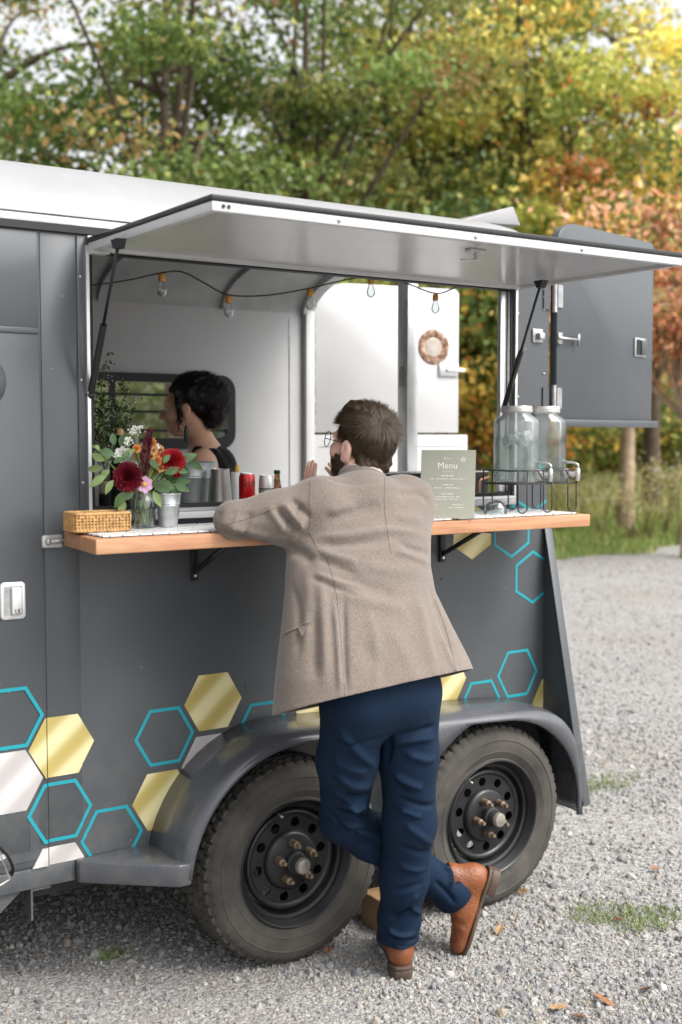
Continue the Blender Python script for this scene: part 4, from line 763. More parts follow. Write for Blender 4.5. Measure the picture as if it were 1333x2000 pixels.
# shoes in their own frame: x across, y heel -> toe, z up from the sole
def shoe(org, ey, ez, label=None):
    ey = np.asarray(ey, float); ey /= np.linalg.norm(ey); ez = np.asarray(ez, float); ez = ez - ey * (ez @ ey); ez /= np.linalg.norm(ez); ex = np.cross(ey, ez); M = np.stack([ex, ey, ez], 1); org = np.asarray(org, float); X = lambda p: org + M @ np.asarray(p, float)
    f_ = Field((-.08, -.03, .0), (.08, .33, .20), .0042)
    f_.ell((0, .050, .058), (.041, .049, .054), .02); f_.cone((0, .055, .075), (0, .062, .135), .036, .040, .02); f_.ell((0, .150, .048), (.043, .085, .040), .03); f_.cone((0, .085, .105), (0, .165, .070), .036, .030, .03); f_.ell((.002, .235, .040), (.046, .064, .030), .03); f_.ell((0, .265, .036), (.036, .034, .022), .02)
    f_.put(lambda a, b, c: np.broadcast_to(c - .022 + 0 * a + 0 * b, np.broadcast(a, b, c).shape), (-.08, -.03, 0), (.08, .33, .2), 0, 'cut'); f_.ell((0, .060, .19), (.033, .038, .06), .01, None, 'cut')
    Vs, Fs = f_.mesh(); Vs = relax(Vs, Fs, 2, .5); Nn = vnormals(Vs, Fs)
    Vs = Vs + Nn * (.0018 * np.sin(Vs[:, 1] * 160 + Vs[:, 0] * 30) * np.exp(-((Vs[:, 1] - .205) / .022) ** 2) * (Vs[:, 2] > .045))[:, None]
    up_ = build('shoe', np.array([X(p) for p in Vs]), Fs, M_LEATH, man, smooth=True)
    prof = [(.0, -.002), (.022, .002), (.034, .018), (.038, .045), (.034, .10), (.037, .15), (.048, .205), (.050, .235), (.044, .270), (.030, .298), (.012, .310), (0, .312)]
    out = [(a, b) for a, b in prof] + [(-a, b) for a, b in prof[-2:0:-1]]
    so = MB().prism(out, 'z', .013, .0245).xf(X).obj('sole', M_SOLE, up_); bevel(so, .0025); hb = MB().prism([(a * .98, b) for a, b in out if b < .088] if False else [(.0, -.001), (.022, .002), (.034, .018), (.037, .045), (.034, .085), (-.034, .085), (-.037, .045), (-.034, .018), (-.022, .002)], 'z', -.016, .0125).xf(X).obj('heel', M_SOLE, up_); bevel(hb, .002)
    tr2 = bvh(Vs, Fs)
    def sline(pts, nm, m, r, sgn=1):
        L = []
        for p in smoothpath(pts, 6):
            q = tr2.find_nearest(Vector(p)); L.append(X(np.array(q[0]) + np.array(q[1]) * r * .4))
        MB().tube(L, r, 6).obj(nm, m, up_, smooth=True)
    for sx in (-1, 1):
        sline([(sx * .05, .11, .03), (sx * .05, .115, .06), (sx * .04, .10, .09), (sx * .03, .085, .13)], 'stitching', M_LEATH, .0013); sline([(sx * .05, .15, .03), (sx * .04, .17, .06), (0, .185, .08)], 'stitching', M_LEATH, .0013)
    for yy, zz in ((.120, .105), (.138, .098), (.155, .090)): sline([(-.024, yy + .006, zz), (0, yy, zz + .02), (.024, yy + .006, zz)], 'lace', M_LACE, .0020)
    MB().tube([X(p) for p in smoothpath([(.0, .118, .128), (.028, .105, .135), (.040, .125, .115), (.02, .125, .118), (.045, .15, .085), (.05, .165, .07)], 6)], .0016, 6).obj('lace', M_LACE, up_, smooth=True)
    return up_
fd_ = np.array([.46, .89, 0]); fd_ /= np.linalg.norm(fd_); shoe(np.array([2.186, 2.905, .018]) , fd_, (0, 0, 1))
tip = onY(905, 1868, 2.955); tip[2] = -.014; hl_ = onY(954, 1722, 2.925); ax_ = tip - hl_; ax_ /= np.linalg.norm(ax_); shoe(tip - ax_ * .305 + np.array([.012, 0, .0]), ax_, np.array([-.83, .42, .1]))
# hair, beard, eyes, glasses
def scalp(n, test, H_, M, rad=(.076, .098, .088), c=(0, -.012, .030), s=1.0):
    d = rng.normal(size=(n, 3)); d /= np.linalg.norm(d, axis=1)[:, None]; L = (np.array(c) + d * np.array(rad)) * s; k = test(L / s); L = L[k]; d = d[k]; N = d / np.array(rad); N /= np.linalg.norm(N, axis=1)[:, None]; return L, N
def to_world(L, H0_, M): return H0_[None] + L @ M.T
def hairline(L): x, y, z = L.T; return (z > .088 - .0 * y) & (y < .07) | (z > .060) & (y < .060) | (y < .030) & (z > .020) | (y < .012) & (z > -.012) & (np.abs(x) < .2) & (y < .006) | (y < -.020) & (z > -.060)
f_ = Field((-.12, -.15, -.12), (.12, .14, .15), .0042); f_.ell((0, -.014, .036), (.0775, .099, .089), .01); f_.ell((0, .042, .100), (.050, .040, .028), .02); f_.ell((.012, .0, .112), (.058, .06, .022), .02); f_.cone((-.042, -.058, -.048), (.042, -.058, -.048), .024, .024, .04)
f_.put(lambda a, b, c: np.maximum(b - .052 - .25 * (c - .06), 0 * a - 1) * 1.0 + np.where(c > .075, -.05, 0) * 1.0 > 0, (-.12, -.15, -.12), (.12, .14, .15), 0) if False else None
Vs, Fs = f_.mesh(); Vs = relax(Vs, Fs, 2); Nn = vnormals(Vs, Fs)
x, y, z = Vs.T; Vs = Vs + Nn * (.0035 * np.sin(x * 190 + y * 90 + 3 * np.sin(z * 60)) * np.sin(y * 70 + x * 40) + .0015 * np.sin(x * 420 + z * 300))[:, None]
keep = lambda p: (p[2] > .070 and p[1] < .075) or (p[1] < .046 and p[2] > .030) or (p[1] < .020 and p[2] > -.004) or (p[1] < -.026 and p[2] > -.078)
Fk = [tuple(q) for q in Fs if all(keep(Vs[i]) for i in q)]
hair = build('hair', to_world(Vs, HC, HM), Fk, M_HAIR, man, smooth=True)
def man_hair(n, length, lift, wd_):
    L, N = scalp(n, lambda L: ((L[:, 2] > .070) & (L[:, 1] < .072)) | ((L[:, 1] < .044) & (L[:, 2] > .030)) | ((L[:, 1] < .018) & (L[:, 2] > -.002)) | ((L[:, 1] < -.026) & (L[:, 2] > -.074)), H, HM, (.079, .101, .091), (0, -.014, .036))
    wh = np.array([.020, -.075, .095]); dv_ = L - wh; D = dv_ / (np.linalg.norm(dv_, axis=1)[:, None] + 1e-6); side_ = L[:, 2] < .065; D[side_] += np.array([0, -.45, -1.3]); D[~side_] += np.array([-.35, .55, .1]); D += rng.normal(size=D.shape) * .12; D -= N * np.sum(D * N, 1)[:, None]; D /= np.linalg.norm(D, axis=1)[:, None]
    return to_world(L, HC, HM), N @ HM.T, D @ HM.T, side_
P, N, D, sd_ = man_hair(26000, 0, 0, 0)
strands('hair_strands', P[sd_], N[sd_], D[sd_], .026, M_HAIR, hair, .0006, .22, .10); strands('hair_strands', P[~sd_], N[~sd_], D[~sd_], .050, M_HAIR, hair, .0007, .26, .12, seg=5)
# beard over jaw and cheeks
L, N = scalp(16000, lambda L: (L[:, 1] > -.006) & (L[:, 2] < -.028 + .0 * L[:, 1]) & ~((np.abs(L[:, 0]) < .030) & (L[:, 2] > -.050) & (L[:, 1] > .06)) & (L[:, 2] > -.125) & ~((L[:, 1] > .045) & (L[:, 2] > -.040)) | (L[:, 1] > -.004) & (L[:, 1] < .022) & (L[:, 2] < .01) & (L[:, 2] > -.05), H, HM, (.066, .062, .086), (0, .034, -.034))
D = np.tile(np.array([0, .35, -1.0]), (len(L), 1)) + rng.normal(size=L.shape) * .28; D -= N * np.sum(D * N, 1)[:, None]; D /= np.linalg.norm(D, axis=1)[:, None]
f_ = Field((-.1, -.05, -.16), (.1, .14, .0), .005); f_.ell((0, .036, -.036), (.0635, .061, .084), .01); f_.ell((0, .056, -.092), (.044, .042, .030), .02); Vs, Fs = f_.mesh(); Vs = relax(Vs, Fs, 2)
kb_ = lambda p: p[1] > -.002 and p[2] < -.028 and not (abs(p[0]) < .030 and p[2] > -.052 and p[1] > .06) and not (p[1] > .045 and p[2] > -.044)
brd = build('beard', to_world(Vs, HC, HM), [tuple(q) for q in Fs if all(kb_(Vs[i]) for i in q)], M_BEARD, man, smooth=True); strands('beard_strands', to_world(L, HC, HM), N @ HM.T, D @ HM.T, .013, M_BEARD, brd, .0006, .55, .1, seg=3)
M_EYE = mat('eye', (.7, .68, .66), .15); M_WIRE = mat('wire_frame', (.10, .075, .05), .3, metal=.9)
for sx in (-1, 1): MB().sphere(H(sx * .031, .079, .002), .0125, 12, 8).obj('eye', M_EYE, man, smooth=True)
gl = MB().tube([H(.038 + .025 * math.cos(q), .112 - .012 * math.cos(q), .001 + .024 * math.sin(q)) for q in np.linspace(0, 6.283, 28)[:-1]], .0013, 6, closed=True).tube([H(-.038 + .025 * math.cos(q), .112 + .012 * math.cos(q), .001 + .024 * math.sin(q)) for q in np.linspace(0, 6.283, 28)[:-1]], .0013, 6, closed=True).tube([H(-.014, .118, .004), H(0, .121, .008), H(.014, .118, .004)], .0013, 6)
for sx in (-1, 1): gl.tube([H(sx * .062, .100, .006), H(sx * .074, .085, .008), H(sx * .079, .0, .010), H(sx * .079, -.018, -.004)], .0012, 6)
gl = gl.obj('glasses', M_WIRE, None, smooth=True); tag(gl, 'thin round wire glasses worn by the bearded man', 'glasses')

# ---------------------------------------------------------------- the woman serving inside
vw = np.array([.50, .866, 0]); fw_ = -1.0 * rgt + .04 * vw; fw_[2] = -.10; wf_ = fw_ / np.linalg.norm(fw_); wl = np.cross(np.array([0, 0, 1.0]), wf_); wl /= np.linalg.norm(wl); wu = np.cross(wf_, wl); WMx = np.stack([wl, wf_, wu], 1)
WC = onY(366, 798, 4.36)
def HW_(x, y, z): return WC + WMx @ np.array([x, y, z])
bf = np.array([wf_[0], wf_[1], 0]); bf /= np.linalg.norm(bf); bl = np.cross(np.array([0, 0, 1.0]), bf)
nb = onY(402, 876, 4.36); B_ = lambda l, f, z: nb + bl * l + bf * f + np.array([0, 0, z])
Fd = Field(nb - np.array([.62, .45, 1.12]), nb + np.array([.40, .45, .50]), .0075)
head_field(Fd, HW_, WMx, .92, 1.0); Fd.cone(HW_(0, -.022, -.05), nb, .047, .052, .03)
LS, RS = B_(.165, -.01, -.055), B_(-.165, -.01, -.055)
for s_, S_ in ((1, LS), (-1, RS)):
    el = S_ + bf * .10 + bl * s_ * .04 + np.array([0, 0, -.255]); hd_ = el + bf * .22 - bl * s_ * .08 + np.array([0, 0, .085])
    Fd.cone(nb + (0, 0, -.03), S_, .045, .047, .03); Fd.cone(S_, el, .046, .037, .03); Fd.cone(el, hd_, .036, .024, .02); hand_field(Fd, hd_, bf + np.array([0, 0, .2]), -bl * s_, s_ * 1, s=.92, curl=.35)
Fd.cone(B_(0, 0, -.06), B_(0, .01, -.24), .085, .105, .04); Fd.cone(B_(.07, .0, -.10), B_(-.07, .0, -.10), .075, .075, .04); Fd.cone(B_(0, .01, -.24), B_(0, 0, -.42), .105, .095, .04); Fd.cone(B_(.06, 0, -.52), B_(-.06, 0, -.52), .11, .11, .05)
for s_ in (1, -1): Fd.cone(B_(s_ * .08, 0, -.56), B_(s_ * .08, .01, -1.05), .075, .05, .03)
V, F_ = Fd.mesh(); V = relax(V, F_, 2, .4); wo_ = build('person', V, F_, M_SKIN2, smooth=True); tag(wo_, 'dark haired woman in black tank top and long earrings working inside the trailer', 'person')
M_TANK = cloth('black_knit', (.004, .004, .005), (.010, .010, .011), 300, sheen=.1); M_JEAN = cloth('dark_jeans', (.012, .016, .03), (.025, .03, .05), 300)
Fd = Field(nb - np.array([.36, .34, .62]), nb + np.array([.36, .34, .06]), .0085)
Fd.cone(B_(0, -.035, -.075), B_(0, -.01, -.26), .092, .122, .04); Fd.cone(B_(.06, -.0, -.15), B_(-.06, -.0, -.15), .088, .088, .04); Fd.cone(B_(0, .01, -.26), B_(0, 0, -.42), .118, .108, .04); Fd.cone(B_(.06, 0, -.52), B_(-.06, 0, -.52), .122, .122, .05)
for s_ in (1, -1): Fd.cone(B_(s_ * .075, -.085, -.10), B_(s_ * .080, -.045, -.018), .030, .018, .02); Fd.cone(B_(s_ * .080, -.045, -.018), B_(s_ * .085, .02, -.004), .016, .014, .02); Fd.cone(B_(s_ * .085, .02, -.004), B_(s_ * .085, .075, -.10), .014, .028, .02)
V, F_ = Fd.mesh(); V = relax(V, F_, 2, .4); build('tank_top', V, F_, M_TANK, wo_, smooth=True)
f_ = Field(nb - np.array([.36, .34, 1.12]), nb + np.array([.36, .34, -.48]), .011)
for s_ in (1, -1): f_.cone(B_(s_ * .075, 0, -.58), B_(s_ * .08, .01, -1.04), .095, .068, .03)
V, F_ = f_.mesh(); build('jeans', V, F_, M_JEAN, wo_, smooth=True)
f_ = Field((-.13, -.19, -.14), (.13, .13, .17), .0055); f_.ell((0, -.020, .040), (.080, .098, .090), .01); f_.ell((0, -.110, .035), (.060, .062, .075), .04); f_.ell((0, -.05, .105), (.05, .07, .035), .03); f_.ell((.0, -.095, -.045), (.045, .045, .045), .03); f_.cone((.068, .022, .06), (.070, .020, -.05), .014, .006, .02); f_.cone((-.068, .022, .06), (-.070, .02, -.05), .014, .006, .02)
Vs, Fs = f_.mesh(); Vs = relax(Vs, Fs, 1); Nn = vnormals(Vs, Fs); x, y, z = Vs.T; Vs = Vs + Nn * (.006 * np.sin(x * 120 + 2 * np.sin(z * 80)) * np.sin(y * 110 + z * 70))[:, None]
kw = lambda p: (p[2] > .066 and p[1] < .066) or p[1] < .026 and p[2] > .018 or p[1] < -.022 or (abs(p[0]) > .058 and p[1] > .01 and p[1] < .034)
wh_ = build('hair', to_world(Vs, WC, WMx), [tuple(q) for q in Fs if all(kw(Vs[i]) for i in q)], M_HAIR2, wo_, smooth=True)
k_ = [i for i in rng.integers(0, len(Vs), 5200) if kw(Vs[i]) and Vs[i][1] < .05]; P = Vs[k_]; N = Nn[k_]; D = np.tile(np.array([0, -1.0, .05]), (len(P), 1)) + rng.normal(size=P.shape) * .5; D -= N * np.sum(D * N, 1)[:, None]; D /= np.linalg.norm(D, axis=1)[:, None]
strands('hair_strands', to_world(P, WC, WMx), N @ WMx.T, D @ WMx.T, .032, M_HAIR2, wh_, .0010, .45, .7, seg=6)
for k in range(10): a = HW_(.070 + .003 * rng.normal(), .026 + .006 * rng.normal(), -.03); MB().tube(smoothpath([a, a + (rng.normal() * .006, rng.normal() * .006, -.03), a + (rng.normal() * .012, rng.normal() * .012, -.062)], 5), [.0012] * 11, 4).obj('hair_lock', M_HAIR2, wh_) if k < 5 else None
for sx in (-1, 1): MB().sphere(HW_(sx * .029, .073, .002), .0115, 12, 8).obj('eye', M_EYE, wo_, smooth=True)
e0 = HW_(.080, -.004, -.050); er = MB().tube([e0, e0 + (0, 0, -.018)], .0012, 6); er.lathe([(.004, 0), (.0095, -.018), (.0105, -.042), (.007, -.062), (.002, -.066)], e0 + np.array([0, 0, -.018]), n=14)
er = er.obj('earring', mat('dark_bead', (.03, .035, .04), .3), None, auto=40); tag(er, 'long dark drop earring on the woman inside', 'earring')
# ================================================================ GROUND
def ground_mat():
    m, n, b = new_mat('gravel_bed'); tc = node(n, 'ShaderNodeTexCoord'); P = tc.outputs['Object']
    v1 = node(n, 'ShaderNodeTexVoronoi', Scale=95.0); n.links.new(P, v1.inputs['Vector'])
    r1 = node(n, 'ShaderNodeValToRGB'); e = r1.color_ramp.elements; e[0].color = (.19, .187, .185, 1); e[1].color = (.45, .44, .43, 1); x = r1.color_ramp.elements.new(.5); x.color = (.32, .313, .305, 1)
    sp = node(n, 'ShaderNodeSeparateColor'); n.links.new(v1.outputs['Color'], sp.inputs[0]); n.links.new(sp.outputs[0], r1.inputs[0])
    nz = node(n, 'ShaderNodeTexNoise', Scale=.75, Detail=8.0, Roughness=.62); n.links.new(P, nz.inputs[0])
    dr = node(n, 'ShaderNodeMapRange'); dr.inputs['From Min'].default_value = .54; dr.inputs['From Max'].default_value = .72; dr.inputs['To Max'].default_value = .6; n.links.new(nz.outputs[0], dr.inputs[0])
    mx = node(n, 'ShaderNodeMix', data_type='RGBA'); n.links.new(dr.outputs[0], mx.inputs[0]); n.links.new(r1.outputs[0], mx.inputs[6]); mx.inputs[7].default_value = (.30, .255, .21, 1)
    n2 = node(n, 'ShaderNodeTexNoise', Scale=240.0, Detail=3.0); n.links.new(P, n2.inputs[0])
    m2 = node(n, 'ShaderNodeMix', data_type='RGBA', blend_type='MULTIPLY'); m2.inputs[0].default_value = .5; n.links.new(mx.outputs[2], m2.inputs[6]); n.links.new(n2.outputs[0], m2.inputs[7])
    g = node(n, 'ShaderNodeMix', data_type='RGBA', blend_type='MULTIPLY'); g.inputs[0].default_value = 1.0; n.links.new(m2.outputs[2], g.inputs[6]); g.inputs[7].default_value = (1.25, 1.25, 1.25, 1)
    n.links.new(g.outputs[2], b.inputs['Base Color']); b.inputs['Roughness'].default_value = .9
    bp = node(n, 'ShaderNodeBump', Strength=.9, Distance=.008); ad = node(n, 'ShaderNodeMath', operation='SUBTRACT'); n.links.new(n2.outputs[0], ad.inputs[0]); n.links.new(v1.outputs['Distance'], ad.inputs[1]); n.links.new(ad.outputs[0], bp.inputs['Height']); n.links.new(bp.outputs[0], b.inputs['Normal'])
    return m
gnd = build('ground', [(-600, -600, 0), (600, -600, 0), (600, 600, 0), (-600, 600, 0)], [(0, 1, 2, 3)], ground_mat()); gnd['kind'] = 'structure'
# loose stones: instanced small rocks
def stones():
    n = 175000; d = 3.0 + 14.0 * rng.random(n) ** 2.0; px = rng.uniform(-350, 1700, n)
    f2 = fwd[:2] / np.linalg.norm(fwd[:2]); P = f2[None] * d[:, None] + rgt[None, :2] * (d * (px - CXP) / F_PX)[:, None]
    pat = np.sin(P[:, 0] * 2.1 + 1.3 * np.sin(P[:, 1] * 1.7)) + np.sin(P[:, 1] * 2.7 + 1.1 * np.sin(P[:, 0] * 3.1)) + .6 * np.sin(P[:, 0] * 7 + P[:, 1] * 5); keep = rng.random(n) < np.clip(1.05 - .50 * np.maximum(pat, 0), .2, 1); P = P[keep]; d = d[keep]; n = len(P)
    v = np.zeros((n, 3)); v[:, :2] = P
    me = bpy.data.meshes.new('gravel'); me.vertices.add(n); me.vertices.foreach_set('co', v.ravel())
    a = me.attributes.new('sz', 'FLOAT', 'POINT'); s = np.clip(rng.lognormal(-5.34, .50, n), .0024, .022); s *= np.clip(d / 4.2, 1, 1.25); a.data.foreach_set('value', s)
    m, nn, b = new_mat('grey_stone'); oi = node(nn, 'ShaderNodeObjectInfo'); rp = node(nn, 'ShaderNodeValToRGB'); rp.color_ramp.interpolation = 'LINEAR'
    e = rp.color_ramp.elements; e[0].color = (.20, .20, .21, 1); e[1].color = (.46, .45, .43, 1)
    for p, c in ((.25, (.26, .26, .265)), (.5, (.315, .31, .30)), (.72, (.37, .355, .335)), (.85, (.32, .265, .205)), (.9, (.40, .385, .36))): q = rp.color_ramp.elements.new(p); q.color = (*c, 1)
    nn.links.new(oi.outputs['Random'], rp.inputs[0]); tc = node(nn, 'ShaderNodeTexCoord'); nz = node(nn, 'ShaderNodeTexNoise', Scale=3.0, Detail=4.0); nn.links.new(tc.outputs['Object'], nz.inputs[0])
    mx = node(nn, 'ShaderNodeMix', data_type='RGBA', blend_type='MULTIPLY'); mx.inputs[0].default_value = .45; nn.links.new(rp.outputs[0], mx.inputs[6]); nn.links.new(nz.outputs[0], mx.inputs[7]); nn.links.new(mx.outputs[2], b.inputs['Base Color']); b.inputs['Roughness'].default_value = .8
    me.materials.append(m); o = bpy.data.objects.new('gravel', me); C.objects.link(o); tag(o, 'loose grey crushed stone lying over the drive', 'gravel', kind='stuff')
    g = bpy.data.node_groups.new('scatter', 'GeometryNodeTree'); g.interface.new_socket('Geometry', in_out='INPUT', socket_type='NodeSocketGeometry'); g.interface.new_socket('Geometry', in_out='OUTPUT', socket_type='NodeSocketGeometry')
    gi = g.nodes.new('NodeGroupInput'); go = g.nodes.new('NodeGroupOutput'); ico = g.nodes.new('GeometryNodeMeshIcoSphere'); ico.inputs['Radius'].default_value = 1.0; ico.inputs['Subdivisions'].default_value = 2
    sp = g.nodes.new('GeometryNodeSetPosition'); nzt = g.nodes.new('ShaderNodeTexNoise'); nzt.inputs['Scale'].default_value = 1.1; nzt.inputs['Detail'].default_value = 1.5
    sub = g.nodes.new('ShaderNodeVectorMath'); sub.operation = 'SUBTRACT'; sub.inputs[1].default_value = (.5, .5, .5); sc = g.nodes.new('ShaderNodeVectorMath'); sc.operation = 'SCALE'; sc.inputs['Scale'].default_value = 1.1
    g.links.new(nzt.outputs['Color'], sub.inputs[0]); g.links.new(sub.outputs[0], sc.inputs[0]); g.links.new(ico.outputs['Mesh'], sp.inputs['Geometry']); g.links.new(sc.outputs[0], sp.inputs['Offset'])
    sm = g.nodes.new('GeometryNodeSetMaterial'); sm.inputs['Material'].default_value = m; g.links.new(sp.outputs[0], sm.inputs[0])
    iop = g.nodes.new('GeometryNodeInstanceOnPoints'); rv = g.nodes.new('FunctionNodeRandomValue'); rv.data_type = 'FLOAT_VECTOR'; rv.inputs[0].default_value = (0, 0, 0); rv.inputs[1].default_value = (6.28, 6.28, 6.28)
    na = g.nodes.new('GeometryNodeInputNamedAttribute'); na.data_type = 'FLOAT'; na.inputs['Name'].default_value = 'sz'
    rs = g.nodes.new('FunctionNodeRandomValue'); rs.data_type = 'FLOAT_VECTOR'; rs.inputs[0].default_value = (.75, .6, .45); rs.inputs[1].default_value = (1.35, 1.1, .85); rs.inputs['Seed'].default_value = 5
    ms = g.nodes.new('ShaderNodeVectorMath'); ms.operation = 'SCALE'; g.links.new(rs.outputs[0], ms.inputs[0]); g.links.new(na.outputs[0], ms.inputs['Scale'])
    g.links.new(gi.outputs[0], iop.inputs['Points']); g.links.new(sm.outputs[0], iop.inputs['Instance']); g.links.new(rv.outputs[0], iop.inputs['Rotation']); g.links.new(ms.outputs[0], iop.inputs['Scale']); g.links.new(iop.outputs[0], go.inputs[0])
    md = o.modifiers.new('scatter', 'NODES'); md.node_group = g
stones()
# meadow sheet beyond the drive
def edgeY(x): return 11.8 + .208 * (x - 11.4) + .25 * math.sin(x * 1.3) + .12 * math.sin(x * 3.7)
V = []; Fm = []; xs = np.linspace(-40, 120, 321)
for x in xs: V.append((x, edgeY(x), .006))
for x in xs: V.append((x, 400, .006))
k = len(xs); Fm = [(i, i + 1, k + i + 1, k + i) for i in range(k - 1)]
md_ = build('meadow', V, Fm, mat('meadow_soil', (.16, .20, .06), .95, col2=(.30, .26, .11), vscale=.5, bump=.5, bscale=30)); md_['kind'] = 'structure'
def leafmat(name, rough=.55, trans=.35):
    m, n, b = new_mat(name); at = node(n, 'ShaderNodeAttribute', attribute_name='col'); n.links.new(at.outputs['Color'], b.inputs['Base Color']); b.inputs['Roughness'].default_value = rough; b.inputs['Specular IOR Level'].default_value = .3
    tr = node(n, 'ShaderNodeBsdfTranslucent'); n.links.new(at.outputs['Color'], tr.inputs[0]); mx = node(n, 'ShaderNodeMixShader'); mx.inputs[0].default_value = trans
    o = [x for x in n.nodes if x.type == 'OUTPUT_MATERIAL'][0]; n.links.new(b.outputs[0], mx.inputs[1]); n.links.new(tr.outputs[0], mx.inputs[2]); n.links.new(mx.outputs[0], o.inputs[0]); return m
M_LEAF = leafmat('leaf'); M_BLADE = leafmat('grass_blade', .6, .3)
def colmesh(name, V, F4, cols_per_face, m, parent=None, nv=4, org=None):
    """numpy verts (N,3), faces (M,nv), per-face colour"""
    me = bpy.data.meshes.new(name); nf = len(F4); V = np.asarray(V, np.float32)
    me.vertices.add(len(V)); me.vertices.foreach_set('co', V.ravel()); me.loops.add(nf * nv); me.loops.foreach_set('vertex_index', F4.astype(np.int32).ravel())
    me.polygons.add(nf); me.polygons.foreach_set('loop_start', np.arange(0, nf * nv, nv, dtype=np.int32)); me.polygons.foreach_set('loop_total', np.full(nf, nv, np.int32)); me.update()
    a = me.color_attributes.new('col', 'FLOAT_COLOR', 'CORNER'); c4 = np.ones((nf, nv, 4), np.float32); c4[:, :, :3] = cols_per_face[:, None, :]; a.data.foreach_set('color', c4.ravel())
    me.materials.append(m); o = bpy.data.objects.new(name, me); link(o, parent); return o
def rand_rot(n):
    q = rng.normal(size=(n, 4)); q /= np.linalg.norm(q, axis=1)[:, None]; w_, x, y, z = q.T
    return np.stack([np.stack([1 - 2 * (y * y + z * z), 2 * (x * y - z * w_), 2 * (x * z + y * w_)], 1), np.stack([2 * (x * y + z * w_), 1 - 2 * (x * x + z * z), 2 * (y * z - x * w_)], 1), np.stack([2 * (x * z - y * w_), 2 * (y * z + x * w_), 1 - 2 * (x * x + y * y)], 1)], 1)
LEAF = np.array([(0, -.5, 0), (.30, -.12, .06), (.20, .25, .03), (0, .55, -.03), (-.20, .25, .03), (-.30, -.12, .06)])
def leaves(P, size, pal, wts, jitter=.25):
    n = len(P); Rm = rand_rot(n); sz = size * rng.uniform(.6, 1.35, n)
    L = np.einsum('nij,kj->nki', Rm, LEAF) * sz[:, None, None] + P[:, None, :]
    Fc = np.arange(n * 6).reshape(n, 6); c = np.array(pal)[rng.choice(len(pal), n, p=np.array(wts) / sum(wts))] * rng.uniform(1 - jitter, 1 + jitter, (n, 1)); return L.reshape(-1, 3), Fc, c
def treething(name, label, px, depth, h, cz, rad, zr, pal, wts, nclus, per, lsize, bark, trunk_r=.16, lean=0, group='trees at the edge of the clearing', spread=.55, nlimb=None, cat='tree', cut=None):
    base = ground(px, depth); o = empty(name, tuple(base), label, cat, group); cc = base + np.array([lean, 0, cz])
    # cluster centres inside an uneven ellipsoid
    cs = []
    while len(cs) < nclus:
        d = rng.normal(size=3); d /= np.linalg.norm(d); rr = rng.random() ** .45; p = d * rr * np.array([rad, rad, zr]) * (1 + .18 * math.sin(d[0] * 5 + d[2] * 4 + px))
        if cut is None or (cc + p)[2] > cut: cs.append(cc + p)
    cs = np.array(cs)
    mb = MB(); top = base + np.array([lean * .8, 0, min(h * .86, cz + zr * .6)]); tp = smoothpath([base + (0, 0, -.05), base + np.array([lean * .2 + .08, .05, cz * .35]), base + np.array([lean * .5 - .06, 0, cz * .75]), top], 5)
    mb.tube(tp, [trunk_r * (1 - .8 * i / (len(tp) - 1)) for i in range(len(tp))], 9)
    for c in cs[: (nlimb or nclus // 2)]:
        i = min(len(tp) - 2, int(len(tp) * rng.uniform(.35, .9))); a = np.array(tp[i]); a[2] = min(a[2], c[2] - .1) if c[2] > tp[3][2] else a[2]; mid = (a + c) / 2 + rng.normal(size=3) * .25 + np.array([0, 0, .25])
        pp = smoothpath([a, mid, c], 4); r0 = trunk_r * rng.uniform(.22, .5); mb.tube(pp, [r0 * (1 - .8 * k / (len(pp) - 1)) for k in range(len(pp))], 5)
    mb.obj('trunk', bark, o, smooth=True)
    n = nclus * per; ci = rng.integers(0, nclus, n); P = cs[ci] + rng.normal(size=(n, 3)) * np.array([spread, spread, spread * .42]) * rng.uniform(.6, 1.2, (nclus, 1))[ci]
    P = P[P[:, 2] > .3]; v, f_, c = leaves(P, lsize, pal, wts, .16); ck = np.array(pal)[rng.choice(len(pal), nclus, p=np.array(wts) / sum(wts))][ci][: len(P)]; sel = rng.random(len(P)) < .72; c[sel] = ck[sel] * rng.uniform(.85, 1.15, (sel.sum(), 1)); tone = rng.uniform(.62, 1.5, nclus)[ci][: len(P)]; c = c * tone[:, None]
    colmesh('crown', v, f_, c, M_LEAF, o, nv=6); return o
M_BARK = mat('bark', (.085, .062, .045), .9, var=.4, vscale=6, bump=.6, bscale=30); M_BARKP = mat('pale_bark', (.36, .27, .19), .85, var=.3, vscale=6, bump=.4, bscale=30)
GRN = [(.085, .14, .040), (.15, .21, .055), (.30, .32, .09), (.30, .20, .075), (.34, .16, .075)]
YEL = [(.20, .26, .06), (.40, .42, .10), (.66, .58, .16), (.66, .38, .09), (.55, .19, .06)]  # yellow green foliage, with its sunlit brightness put into the leaf colours
RED = [(.56, .26, .13), (.62, .34, .22), (.50, .16, .10), (.60, .46, .18), (.26, .25, .08)]
ORG = [(.11, .16, .035), (.24, .26, .06), (.52, .36, .07), (.50, .20, .05), (.06, .10, .025)]
treething('maple_tree', 'dark green maple with red tinged leaves behind the trailer roof', 335, 19, 13, 6.9, 3.4, 4.2, GRN, (5, 5, 2.4, .9, .3), 44, 340, .125, M_BARK, .20, spread=.52)
treething('maple_tree', 'green maple with open crown and rusty leaf tips over the trailer front', 0, 23, 13, 8.2, 3.4, 4.4, GRN, (4, 4, 2.4, 1.3, .4), 46, 300, .125, M_BARK, .2, spread=.52)
treething('maple_tree', 'dense green maple rising behind the middle of the lifted hatch', 600, 21, 13, 6.2, 3.4, 4.6, GRN, (5, 5, 4, .9, .3), 52, 370, .135, M_BARK, .22, spread=.58)
